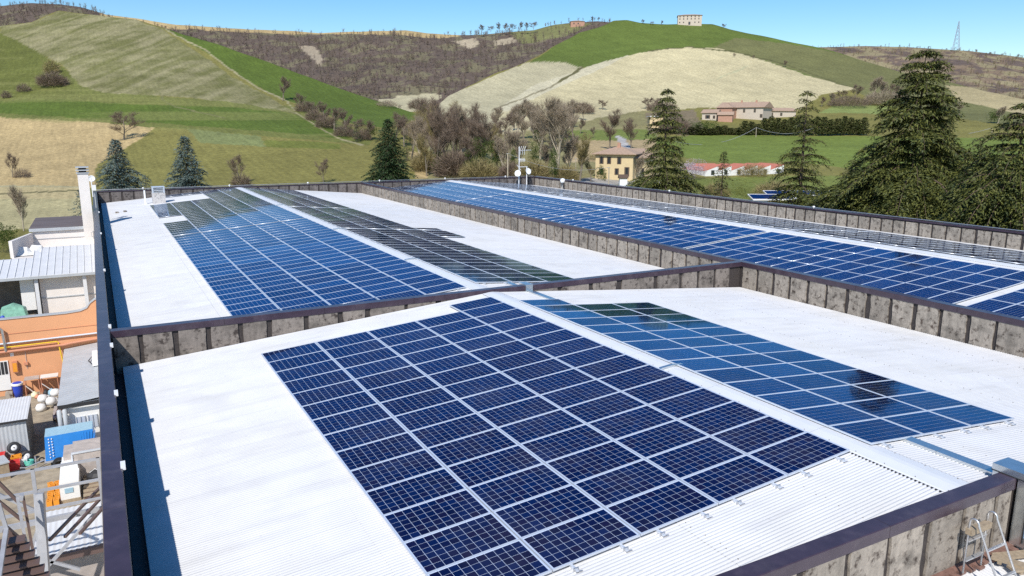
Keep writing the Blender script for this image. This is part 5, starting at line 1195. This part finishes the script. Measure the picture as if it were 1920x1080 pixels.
e = empty('wooden_box', (-17.75, 31.2, -9), .3, 'weathered wooden box at the left edge of the yard', 'box'); bx('box', -.5, .5, -.45, .45, 0, .75, m_wood, e); bx('lid', -.54, .54, -.49, .49, .75, .80, m_grey, e)
# blue covered trailer
e = empty('covered_trailer', (0, 0, 0), 0, 'small trailer under a bright blue tarpaulin beside the lean-to', 'trailer')
g = MB(); P = [(-15.80, 31.25, -8.62), (-13.72, 31.35, -8.62), (-13.72, 32.5, -8.62), (-15.80, 32.4, -8.62), (-15.74, 31.35, -7.52), (-13.85, 31.45, -7.52), (-13.85, 32.4, -7.46), (-15.74, 32.3, -7.46)]
g.add(P, [(0, 1, 5, 4), (1, 2, 6, 5), (2, 3, 7, 6), (3, 0, 4, 7)]); g.build('tarpaulin', m_tarp, e)
g = MB(); g.add([P[4], P[5], P[6], P[7]], [(0, 1, 2, 3)]); g.build('tarpaulin_top', m_tarpt, e)
r4 = random.Random(9)
for k in range(6):
    g = MB(); x = -14.35+k*.12; g.tube([(x, 31.42, -7.6), (x+(.06-.05*k), 31.33, -8.5)], .014, 4); g.build('fold', m_tarp, e)
for k in range(7): g = MB(); g.box(-15.62, -15.58, 31.22+.013*k, 31.25+.013*k, -8.5+k*.14, -8.45+k*.14); g.box(-15.50, -15.46, 31.22+.013*k, 31.25+.013*k, -8.44+k*.13, -8.39+k*.13); g.build('lacing', m_white, e)
bx('chassis', -15.85, -13.7, 31.2, 32.6, -8.70, -8.63, m_lsteel, e)
g = MB(); g.tube([(-15.8, 31.6, -8.66), (-16.55, 31.1, -8.7), (-16.75, 31.0, -8.62)], .03, 6); g.tube([(-16.2, 31.5, -8.9), (-16.2, 31.5, -8.4)], .025, 6); g.build('drawbar', m_lsteel, e)
for x in (-15.3, -14.2): g = MB(); g.lathe([(.14, -.05), (.24, -.05), (.25, 0), (.24, .05), (.14, .05)], (x, 31.18, -8.76), 14, (0, -1, 0)); g.build('wheel', m_black, e)
e = empty('jockey_wheel', tuple(at(79, 867, z=-9)), 0, 'little spoked wheel on the gravel left of the trailer', 'wheel'); g = MB(); g.lathe([(.07, -.02), (.13, -.02), (.13, .02), (.07, .02)], (0, 0, .13), 14, (.2, -1, .2)); g.build('tyre', m_black, e); g = MB(); g.tube([(-.1, 0, .14), (-.55, .3, .1)], .02, 5); g.build('arm', m_black, e)
# metal container
e = empty('metal_container', (0, 0, 0), 0, 'rust tinted metal container in front of the blue trailer', 'container')
bx('body', -14.62, -13.35, 28.95, 30.3, -9, -7.55, m_tank, e); bx('side_bin', -14.98, -14.63, 29.2, 30.4, -8.8, -7.7, m_tank, e); bx('rim', -14.66, -13.33, 28.91, 28.949, -7.62, -7.54, m_alu, e); bx('rim', -14.68, -14.621, 28.90, 28.96, -9, -7.63, m_alu, e)
# wrapped pallet, orange blocks, bench with tyre, bits
e = empty('wrapped_pallet', (0, 0, 0), 0, 'tall white wrapped pallet load in the yard', 'pallet load'); bx('load', -15.12, -14.42, 27.3, 29.6, -8.88, -8.15, m_wht, e); bx('upper_load', -15.06, -14.46, 28.6, 29.7, -8.149, -7.95, m_white, e); bx('pallet', -15.14, -14.40, 27.25, 29.65, -9, -8.881, m_wood, e); bx('label', -14.95, -14.65, 27.27, 27.298, -8.6, -8.4, m_tarpt, e)
for i in range(4):
    for j in range(2):
        xx, yy = -15.52+j*.24, 27.3+i*.55; e = empty('hollow_block', (xx, yy, -9), .1*i, f"orange hollow block, {['front', 'second', 'third', 'back'][i]} row {['left', 'right'][j]} beside the white pallet", 'block', 'orange hollow blocks')
        g = MB(); g.box(-.10, -.06, -.2, .2, 0, .25); g.box(.06, .10, -.2, .2, 0, .25); g.box(-.06, .06, -.2, -.15, 0, .25); g.box(-.06, .06, .15, .2, 0, .25); g.box(-.06, .06, -.03, .03, 0, .25); g.build('block', m_or, e)
e = empty('yard_bench', (-13.9, 28.0, -9), 0, 'dark slatted wooden crate right of the white pallet', 'crate')
for k in range(6): bx('slat', -.4, .4, -1.2+k*.4, -.95+k*.4, .3, .34, m_wood, e)
bx('frame', -.38, .38, -1.15, 1.1, 0, .299, m_brown, e)
e = empty('black_tarp', (-13.75, 29.0-.6, -8.64), 0, 'black cover with white cord on the wooden crate', 'cover'); g = MB(); g.lathe([(.42, 0), (.42, .18), (.3, .3), (0, .34)], (0, 0, 0), 12); g.build('cover', m_black, e); g = MB(); g.tube([(-.3, -.1, .32), (-.1, .1, .37), (.1, -.12, .37), (.25, .1, .33)], .015, 4); g.build('cord', m_white, e)
# barrel, tables, sacks at the orange wall
e = empty('blue_barrel', (-17.66, 42.85, -9), 0, 'blue barrel with white rim at the orange wall', 'barrel'); g = MB(); g.lathe([(0, 0), (.19, 0), (.23, .35), (.27, .72), (.27, .80)], (0, 0, 0), 18); g.build('barrel', m_blue, e, smooth=True)
g = MB(); g.lathe([(.29, .72), (.30, .80), (.29, .84), (.24, .84), (.2, .80), (0, .79)], (0, 0, 0), 18); g.build('rim', m_white, e); g = MB(); g.lathe([(.24, .845), (.2, .87), (0, .88)], (0, 0, 0), 18); g.build('lid', m_blue, e)
for k, (x0, x1, mm, lb) in enumerate([(-17.28, -16.55, m_tank, 'brown slatted trestle table by the blue barrel'), (-16.5, -15.62, m_pale, 'pale topped trestle table right against the orange wall')]):
    e = empty('trestle_table', ((x0+x1)/2, 42.75, -9), 0, lb, 'table'); w = (x1-x0)/2; bx('table_top', -w, w, -.3, .35, 1.02, 1.06, mm, e)
    for sx in (-1, 1):
        for sy in (-.25, .3): g = MB(); g.tube([(sx*w*.95, sy, 0), (sx*w*.9, sy, 1.02)], .022, 5); g.build('leg', m_orange2, e)
    g = MB(); g.tube([(-w*.9, -.25, .7), (w*.3, -.25, .15)], .025, 5); g.build('brace', m_pale, e)
for (x, y, r, h, mm, lb) in [(-16.85, 42.4, .2, .3, m_cream, 'cream sack under the brown table'), (-16.7, 42.1, .16, .2, m_orange2, 'orange sack in front of the brown table'), (-16.0, 42.3, .22, .36, m_tarpt, 'pale blue sack under the pale table'), (-16.3, 42.35, .15, .34, m_black, 'dark canister under the pale table')]:
    e = empty('sack', (x, y, -9), 0, lb, 'sack'); g = MB(); g.lathe([(0, 0), (r*.9, .02), (r, h*.4), (r*.8, h*.8), (r*.3, h), (0, h)], (0, 0, 0), 10); g.build('sack', mm, e, smooth=True); g = MB(); g.lathe([(r*.3, h), (r*.22, h+.04), (0, h+.04)], (0, 0, 0), 8); g.build('neck', mm, e)
e = empty('sack_heap', (-16.05, 40.6, -9), .1, 'heap of white sacks left of the lean-to', 'sack heap'); g = MB()
for k in range(9):
    r = .26; g.lathe([(0, 0), (r, .03), (r*1.05, .2), (r*.7, .36), (0, .4)], (-.45+.45*(k % 3)+.05*k, -.8+.7*(k//3), .28*(k % 2)), 9)
g.build('sacks', m_wht, e, smooth=True)
e = empty('scrap_cart', (-15.35, 38.2, -9), 0, 'small cart of scrap metal at the lean-to corner', 'cart'); bx('tray', -.4, .4, -1.2, .7, .35, .42, m_tank, e)
for k in range(6): g = MB(); g.tube([(-.3+.1*k, -1.0, .45), (-.1+.08*k, .5, .6+.03*k)], .03, 5); g.build('scrap', m_steel if k % 2 else m_brown, e)
for sx in (-.4, .4): g = MB(); g.lathe([(.05, -.03), (.2, -.03), (.2, .03), (.05, .03)], (sx, -.5, .2), 12, (1, 0, 0)); g.build('wheel', m_black, e)

# outside steel stair with landing, and the sheds below it
e = empty('steel_stair', (0, 0, 0), 0, 'grey and brown steel stair with landing rails, bottom left', 'staircase')
YR = 13.8
for z in (-2.0, -2.55, -3.05): bx('landing_rail', -19.0, -13.05, YR-.03, YR+.03, z-.03, z+.03, m_lsteel, e)
for x in (-17.4, -14.60, -13.22): bx('rail_post', x-.04, x+.04, YR-.035, YR+.035, -3.3, -1.97, m_lsteel, e)
bx('landing_beam', -19, -13.05, YR-.05, YR+.05, -3.4, -3.28, m_lsteel, e)
def pb(name, a, b, y1, y2, w, m):
    A, B = at(a[0], a[1], y=y1), at(b[0], b[1], y=y2); g = MB(); g.bar(tuple(A), tuple(B), w); return g.build(name, m, e)
for (xa, za, xb, zb_) in ((-16.2, -3.35, -13.9, -4.9), (-14.9, -4.95, -13.3, -3.35), (-15.9, -2.0, -14.7, -3.05), (-15.2, -4.9, -14.6, -3.4)): g = MB(); g.bar((xa, YR+.1, za), (xb, YR+.1, zb_), .07); g.build('brace', m_lsteel, e)  # diagonal bars added to throw slanting shadows on the ribbed roof below
for k in range(3): g = MB(); g.bar((-14.3+.3*k, 12.2, -3.1), (-13.25+.3*k, 14.6, -3.1), .06); g.build('shadow_bar', m_brown, e)  # brown bars added to stand in for dark diagonal shadows
bx('shade_plate', -19, -14.75, 9.2, 11.6, -5.6, -5.52, m_brown, e)  # dark plate added in place of the shade beneath the stair
pb('column', (74, 925), (86, 1085), 12.4, 12.0, .16, m_lsteel); pb('column', (66, 925), (76, 1085), 12.8, 12.4, .06, m_lsteel)
pb('handrail', (-5, 902), (34, 941), 11.5, 11.5, .06, m_brown); pb('handrail', (-5, 938), (42, 976), 11.5, 11.5, .06, m_brown)
pb('stringer', (10, 992), (51, 1027), 11.0, 11.0, .12, m_brown); pb('stair_post', (32, 932), (51, 1030), 11.5, 11.2, .055, m_lsteel); pb('stair_post', (43, 930), (62, 1035), 11.9, 11.6, .05, m_brown)
pb('stair_post', (-2, 945), (12, 992), 10.8, 10.8, .07, m_lsteel); pb('stair_post', (12, 992), (-2, 1085), 10.8, 9.0, .08, m_lsteel); pb('stair_post', (36, 932), (44, 932), 11.5, 11.5, .12, m_lsteel)
pb('stringer', (46, 1030), (58, 1085), 10.8, 10.5, .09, m_brown)
for k in range(7):
    A = at(20+k*9, 1015+k*14, y=10.6-.15*k); bx('tread', A[0]-.5, A[0]+.25, A[1]-.15, A[1]+.15, A[2]-.02, A[2]+.02, m_brown, e)
e = empty('stair_shed', (0, 0, 0), 0, 'light ribbed roof below the steel stair crossed by rail shadows', 'shed')
ribs('roof_sheet', (-15.0, 15.2, -5.0), (1, 0, 0), (0, 1, .02), 1.95, 2.6, .14, .015, m_shtl, e); bx('roof_edge', -15.05, -13.04, 15.1, 15.18, -5.2, -5.0, m_brown, e); bx('wall', -14.9, -13.04, 15.5, 17.5, -9, -5.05, m_tank, e)
ribs('lower_roof_sheet', (-15.0, 12.9, -5.9), (1, 0, 0), (0, 1, .02), 1.95, 1.5, .14, .015, m_shtl, e); bx('lower_wall', -14.9, -13.04, 13.0, 14.3, -9, -5.95, m_brown, e)
e = empty('loading_ledge', (0, 0, 0), 0, 'sandy concrete ledge under the steel stair at the bottom edge', 'ledge'); bx('slab', -16.0, -13.04, 10.6, 12.3, -7.2, -7.0, m_yard, e); bx('face', -15.9, -13.04, 10.7, 12.2, -9, -7.21, m_brown, e)
e = empty('block_pile', (0, 0, 0), 0, 'pale stacked kerb stones on the gravel left of the ribbed roof', 'stone pile')
for k in range(4): bx('kerb_stone', -18.5+k*.95, -17.6+k*.95, 23.4, 23.9, -9, -8.6, m_conc, e)

# ================================================================== HOUSES, POLES, PYLON IN THE VALLEY
m_ywall = mat('yellow_plaster', (0.60, 0.47, 0.27), 0.85, var=.06, vscale=.4); m_tile = mat('weathered_tiles', (0.38, 0.265, 0.19), 0.85, var=.2, vscale=.8)
m_rtile = mat('red_tiles', (0.50, 0.17, 0.11), 0.8, var=.15, vscale=.6); m_brk = mat('red_brick', (0.42, 0.24, 0.17), 0.85, var=.12, vscale=.5); m_pwall = mat('pale_plaster', (0.52, 0.45, 0.37), 0.85, var=.06, vscale=.4)
m_shut = mat('brown_shutter', (0.10, 0.065, 0.045), 0.7); m_gls = mat('window_glass', (0.03, 0.035, 0.04), 0.1, coat=1)
def building(name, label, P1, P2, d, z0, z1, wallm, roofm, wins, rh=1.6, over=.5, hip=True, cat='house', gable_wall=None, flat=False, sidewins=(), chimney=()):
    A, B = Vector((P1[0], P1[1], 0)), Vector((P2[0], P2[1], 0)); ux = (B-A).normalized(); w = (B-A).length; nv = Vector((-ux.y, ux.x, 0))
    if nv.dot(Vector((CAM[0], CAM[1], 0))-A) > 0: nv = -nv
    e = empty(name, (P1[0], P1[1], z0), math.atan2(ux.y, ux.x), label, cat)
    sg = 1 if Vector((-ux.y, ux.x, 0)).dot(nv) > 0 else -1; D = d*sg; ya, yb = sorted((0, D))
    bx('wall', 0, w, ya, yb, -2, z1-z0, wallm, e); H_ = z1-z0; f = 0 if sg > 0 else 0
    if flat: o = bx('roof', -over, w+over, ya-over, yb+over, H_+.003, H_+.3, roofm, e)
    else:
        g = MB(); x0, x1, y0, y1 = -over, w+over, ya-over, yb+over; ym = (y0+y1)/2; ins = (y1-y0)/2*.9 if hip else 0
        g.add([(x0, y0, H_), (x1, y0, H_), (x1, y1, H_), (x0, y1, H_), (x0+ins, ym, H_+rh), (x1-ins, ym, H_+rh), (x0, y0, H_-.15), (x1, y0, H_-.15), (x1, y1, H_-.15), (x0, y1, H_-.15)],
              [(0, 1, 5, 4), (1, 2, 5), (2, 3, 4, 5), (3, 0, 4), (6, 7, 1, 0), (7, 8, 2, 1), (8, 9, 3, 2), (9, 6, 0, 3), (9, 8, 7, 6)]); o = g.build('roof', roofm, e)
    for cx in chimney: bx('chimney', cx-.35, cx+.35, (ya+yb)/2-.9, (ya+yb)/2-.3, H_+.2, H_+rh+.8, m_brk, o)
    yf = 0; s = -1 if sg > 0 else 1
    for (a, z, ww, hh) in wins:
        y0, y1 = sorted((yf+s*.012, yf+s*.07)); o = bx('window', a, a+ww, y0, y1, z, z+hh, m_shut, e)
        y0, y1 = sorted((yf+s*.075, yf+s*.09)); bx('pane', a+ww*.25, a+ww*.75, y0, y1, z+.1, z+hh-.1, m_gls, o)
    return e
# yellow house beyond the far corner
dep = 170; P1 = CAM+dep*ray(1116, 330); P2 = CAM+(dep-3.0)*ray(1186, 332)
zt_ = (CAM+dep*ray(1116, 287.5))[2]; w_ = (Vector(P2[:2])-Vector(P1[:2])).length
building('yellow_house', 'two storey yellow house with tiled hip roof beyond the far corner', P1, P2, 8.5, P1[2]-.2, zt_, m_ywall, m_tile,
         [(.9, 2.95, .95, 1.5), (2.6, 2.95, .95, 1.5), (4.9, 2.95, .95, 1.5), (.9, .6, .95, 1.4), (4.4, .6, .95, 1.4), (6.6, .3, 1.1, 2.0)], rh=1.5, over=.8, chimney=(4.4,))
Q1 = CAM+(dep-1.2)*ray(1188, 333); Q2 = CAM+(dep+4.0)*ray(1226, 332)
building('yellow_annex', 'lower wing of the yellow house with sloping tiled roof behind the drooping cedar', Q1, Q2, 7, P1[2]-.2, zt_-.9, m_ywall, m_tile, [(1.2, 2.3, .9, 1.3), (2.8, .6, .9, 1.3)], rh=1.9, over=.6, hip=False)
p = CAM+160*ray(1133, 345); building('garden_hut', 'little white hut with dark gable roof below the yellow house', CAM+150*ray(1162, 340), CAM+150*ray(1176, 341), 1.5, (CAM+150*ray(1165, 341))[2], (CAM+150*ray(1165, 333))[2], m_white, m_shut, [], rh=.6, over=.2, hip=False, cat='hut')
# small pale house on the lane
a = land(1222, 240); b = land(1246, 241); dd = (a-CAM)@FW
building('pale_house', 'small pale house with flat roof up the lane behind the drooping cedar', CAM+dd*ray(1218, 240), CAM+dd*ray(1242, 241), 6, (CAM+dd*ray(1220, 241))[2], (CAM+dd*ray(1220, 219))[2], m_ywall, m_wht, [(1, 1.5, 1, 1.2), (3, 1.5, 1, 1.2)], flat=True, over=.4)
# farmstead
a = land(1345, 222); dd = (a-CAM)@FW
def B(u, v, k=0): return CAM+(dd+k)*ray(u, v)
building('farmhouse', 'big brick and stone farmhouse with low tiled roof above the conifer hedge', B(1346, 221, 8), B(1430, 219, -4), 14, B(1346, 223)[2], B(1346, 201)[2], m_pwall, m_tile, [(12, 3.0, 1, 1.6), (17, 3.0, 1, 1.6), (3, 3, 1, 1.4), (3, .5, 1.4, 1.6), (20, .6, 1.2, 1.6)], rh=2.6, over=.7, hip=False, chimney=(9, 16))
g_ = building('brick_barn', 'red brick gabled barn front at the left end of the farmhouse', B(1343, 222, 2), B(1372, 222, -2), 9, B(1346, 224)[2], B(1346, 201.5)[2], m_brk, m_tile, [(2.6, 1.6, 1.6, 1.8)], rh=2.2, over=.6, hip=True, cat='barn')
building('farm_shed', 'low tiled farm shed left of the brick barn', B(1316, 224, -6), B(1343, 224, -9), 8, B(1330, 226)[2], B(1330, 212)[2], m_pwall, m_tile, [(1.5, .8, 2.2, 1.6), (5, .8, 1, 1.4)], rh=1.6, over=.6, hip=False, cat='shed')
building('farm_shed', 'small gabled shed between barn and low farm shed', B(1346, 226, -12), B(1373, 226, -14), 5, B(1350, 228)[2], B(1350, 216)[2], m_brk, m_tile, [], rh=1.4, over=.5, hip=False, cat='shed')
building('farm_shed', 'long low farm outbuilding right of the farmhouse', B(1431, 217, 6), B(1492, 216, 10), 8, B(1440, 219)[2], B(1440, 207)[2], m_pwall, m_tile, [(4, .6, 1.2, 1.4), (9, .6, 1.2, 1.4)], rh=1.5, over=.6, hip=False, cat='shed')
# villa on the summit
a = land(1293, 47); dd2 = (a-CAM)@FW
building('hilltop_villa', 'three storey pale villa alone on the green summit', CAM+dd2*ray(1270.5, 46), CAM+(dd2-3)*ray(1315.5, 46), 12, (CAM+dd2*ray(1290, 47.5))[2], (CAM+dd2*ray(1290, 29.5))[2], m_pwall, m_tile,
         [(1.2+c*2.9, zz, .8, 1.0) for c in range(6) for zz in (1.6, 4.2, 5.9) if not (c in (2, 3) and zz == 1.6)]+[(8.2, .3, 1.6, 2.2)], rh=1.4, over=.5)
building('ridge_house', 'pinkish house among trees on the far skyline', CAM+880*ray(1070, 47), CAM+880*ray(1096, 46), 12, (CAM+880*ray(1070, 48))[2], (CAM+880*ray(1070, 40))[2], m_brk, m_tile, [(3, 1.5, 1.5, 1.6), (8, 1.5, 1.5, 1.6)], rh=1.6, over=.6)
# white saw-tooth sheds with red roofs
e = empty('sawtooth_shed', (0, 0, 0), 0, 'row of white sheds with red saw-tooth roofs in the meadow', 'shed')
dd3 = float(depth_at(np.array([1395.]), np.array([331.]))[0])-2
for k in range(6):
    u0 = 1322+k*24.5; a = CAM+(dd3+k*1.5)*ray(u0, 330-k*.6); b = CAM+(dd3+1.5+k*1.5)*ray(u0+24.3, 329.4-k*.6); hz = 25/1424*dd3*.98
    d_ = np.array([b[0]-a[0], b[1]-a[1]]); nrm_ = np.array([-d_[1], d_[0]])/np.linalg.norm(d_)
    if nrm_@(CAM[:2]-a[:2]) > 0: nrm_ = -nrm_
    z0 = a[2]-.8; L_ = 9; lo, hi = z0+hz*.62, z0+hz*.98
    q = [a[:2], b[:2], b[:2]+nrm_*L_, a[:2]+nrm_*L_]
    g = MB(); g.add([(*q[0], z0), (*q[1], z0), (*q[2], z0), (*q[3], z0), (*q[0], lo), (*q[1], hi), (*q[2], hi), (*q[3], lo)], [(0, 1, 5, 4), (1, 2, 6, 5), (2, 3, 7, 6), (3, 0, 4, 7)]); g.build('wall', m_wht, e)
    dn = np.array([*nrm_, 0])
    g = MB(); g.add([(*q[0], lo+.01), (*q[1], hi+.01), (*q[2], hi+.01), (*q[3], lo+.01), (*q[0], lo+.2), (*q[1], hi+.2), (*q[2], hi+.2), (*q[3], lo+.2)], [(0, 3, 2, 1), (4, 5, 6, 7), (0, 1, 5, 4), (1, 2, 6, 5), (2, 3, 7, 6), (3, 0, 4, 7)]); g.build('roof', m_rtile, e)
    m0 = a+(b-a)*.45; m1 = a+(b-a)*.70; f_ = -nrm_*.05
    g = MB(); g.add([(m0[0]+f_[0], m0[1]+f_[1], z0+1.0), (m1[0]+f_[0], m1[1]+f_[1], z0+1.0), (m1[0]+f_[0], m1[1]+f_[1], z0+2.1), (m0[0]+f_[0], m0[1]+f_[1], z0+2.1), (m0[0], m0[1], z0+1.0), (m1[0], m1[1], z0+1.0), (m1[0], m1[1], z0+2.1), (m0[0], m0[1], z0+2.1)], [(0, 1, 2, 3), (0, 4, 5, 1), (3, 2, 6, 7), (0, 3, 7, 4), (1, 5, 6, 2)]); g.build('window', m_gls, e)
building('white_shed', 'low white shed with reddish roof left of the saw-tooth row', CAM+200*ray(1306, 331), CAM+200*ray(1345, 331), 8, (CAM+200*ray(1306, 333))[2], (CAM+200*ray(1306, 316))[2], m_wht, m_rtile, [(1.5, .8, 1.2, 1.0)], rh=1.2, over=.3, hip=False, cat='shed')
# solar car ports between the cedars
for i, (u0, u1, v, dp, lb) in enumerate([(1412, 1500, 374, 118, 'dark roofed car port below the slender cedar, left one'), (1440, 1600, 366, 132, 'long solar roofed car port seen between the cedars'), (1590, 1790, 372, 125, 'solar roofed car port behind the giant cedar')]):
    a, b = CAM+dp*ray(u0, v), CAM+dp*ray(u1, v); w = (Vector(b[:2])-Vector(a[:2])).length; e = empty('solar_carport', (a[0], a[1], 0), math.atan2(b[1]-a[1], b[0]-a[0]), lb, 'car port')
    zt_ = a[2]; g = MB(); g.hexa([(0, 0, zt_-.15), (w, 0, zt_-.15), (w, 3, zt_+.45), (0, 3, zt_+.45), (0, 0, zt_), (w, 0, zt_), (w, 3, zt_+.6), (0, 3, zt_+.6)]); g.build('roof', m_wht, e)
    nn = int(w/1.05)
    g = MB()
    for k in range(nn):
        for j in range(1): y0 = .3+j*2.35; x0 = .1+k*1.05; g.hexa([(x0, y0, zt_+.2*y0+.02), (x0+1.0, y0, zt_+.2*y0+.02), (x0+1.0, y0+2.25, zt_+.2*(y0+2.25)+.02), (x0, y0+2.25, zt_+.2*(y0+2.25)+.02), (x0, y0, zt_+.2*y0+.06), (x0+1.0, y0, zt_+.2*y0+.06), (x0+1.0, y0+2.25, zt_+.2*(y0+2.25)+.06), (x0, y0+2.25, zt_+.2*(y0+2.25)+.06)])
    g.build('solar_roof', m_cell, e)
    for x in np.linspace(.5, w-.5, 4): bx('post', x-.1, x+.1, 2, 2.2, GROUND, zt_+.15, m_lsteel, e)
def pole(u, vb, vt, dp, label, r=.14):
    p = CAM+dp*ray(u, vb); h = (CAM+dp*ray(u, vt))[2]-p[2]; e = empty('utility_pole', tuple(p), 0, label, 'pole'); g = MB(); g.tube([(0, 0, -2), (0, 0, h)], r, 8, r2=r*.7); g.build('shaft', m_pbark, e); g = MB(); g.tube([(-.3, 0, h-.1), (.3, 0, h-.1)], .05, 6); g.build('crossbar', m_grey, e); return p+np.array([0, 0, h])
t1 = pole(952, 330, 287, 135, 'pale utility pole left of the aerial mast'); t2 = pole(1141, 347, 313, 135, 'pale utility pole in front of the yellow house'); t3 = pole(1416, 275, 239, 290, 'utility pole in the green meadow'); t4 = pole(1541, 258, 232, 300, 'utility pole right of the slender cedar'); pole(1079, 338, 296, 165, 'thin pole beside the forked pale trunk', .1); t5 = pole(1858, 262, 240, 290, 'short white pole at the right edge of the meadow')
t0 = CAM+240*ray(1240, 258)
for a, b, s, lb in ((t0, t3, 4, 'sagging wire from the drooping cedar to the meadow pole'), (t3, t4, 3, 'sagging wire between the two meadow poles'), (t4, t5, 5, 'sagging wire running behind the giant cedar'), (t1, t2, 1.5, 'thin wire in front of the grove and yellow house')):
    pts = [tuple(Vector(a).lerp(Vector(b), k/14)-Vector((0, 0, s*4*(k/14)*(1-k/14)))) for k in range(15)]; g = MB(); g.tube(pts, .055 if s > 2 else .02, 4); tag(g.build('overhead_wire', m_lsteel), lb, 'wire')
p = CAM+890*ray(1792, 94); e = empty('power_pylon', tuple(p), .4, 'tall lattice pylon on the far right skyline', 'pylon'); hh = (CAM+890*ray(1792, 41))[2]-p[2]
m_pyl = mat('pylon_steel', (0.30, 0.34, 0.40), 0.6); lev = [0, .16, .31, .45, .58, .70, .80, .89, 1.0]; wd = [3.4*(1-.93*t) for t in lev]
for sx, sy in ((1, 1), (1, -1), (-1, 1), (-1, -1)): g = MB(); g.tube([(sx*w, sy*w, t*hh) for t, w in zip(lev, wd)], .20, 4); g.build('leg', m_pyl, e)
g = MB()
for i in range(8):
    for (ax, ay), (bx_, by_) in (((1, 1), (1, -1)), ((1, -1), (-1, -1)), ((-1, -1), (-1, 1)), ((-1, 1), (1, 1))):
        g.tube([(ax*wd[i], ay*wd[i], lev[i]*hh), (bx_*wd[i+1], by_*wd[i+1], lev[i+1]*hh)], .11, 3); g.tube([(bx_*wd[i], by_*wd[i], lev[i]*hh), (ax*wd[i+1], ay*wd[i+1], lev[i+1]*hh)], .11, 3)
g.build('bracing', m_pyl, e)
for t in (.80, .92): g = MB(); g.tube([(-2.6, 0, t*hh), (2.6, 0, t*hh)], .16, 4); g.build('cross_arm', m_pyl, e)
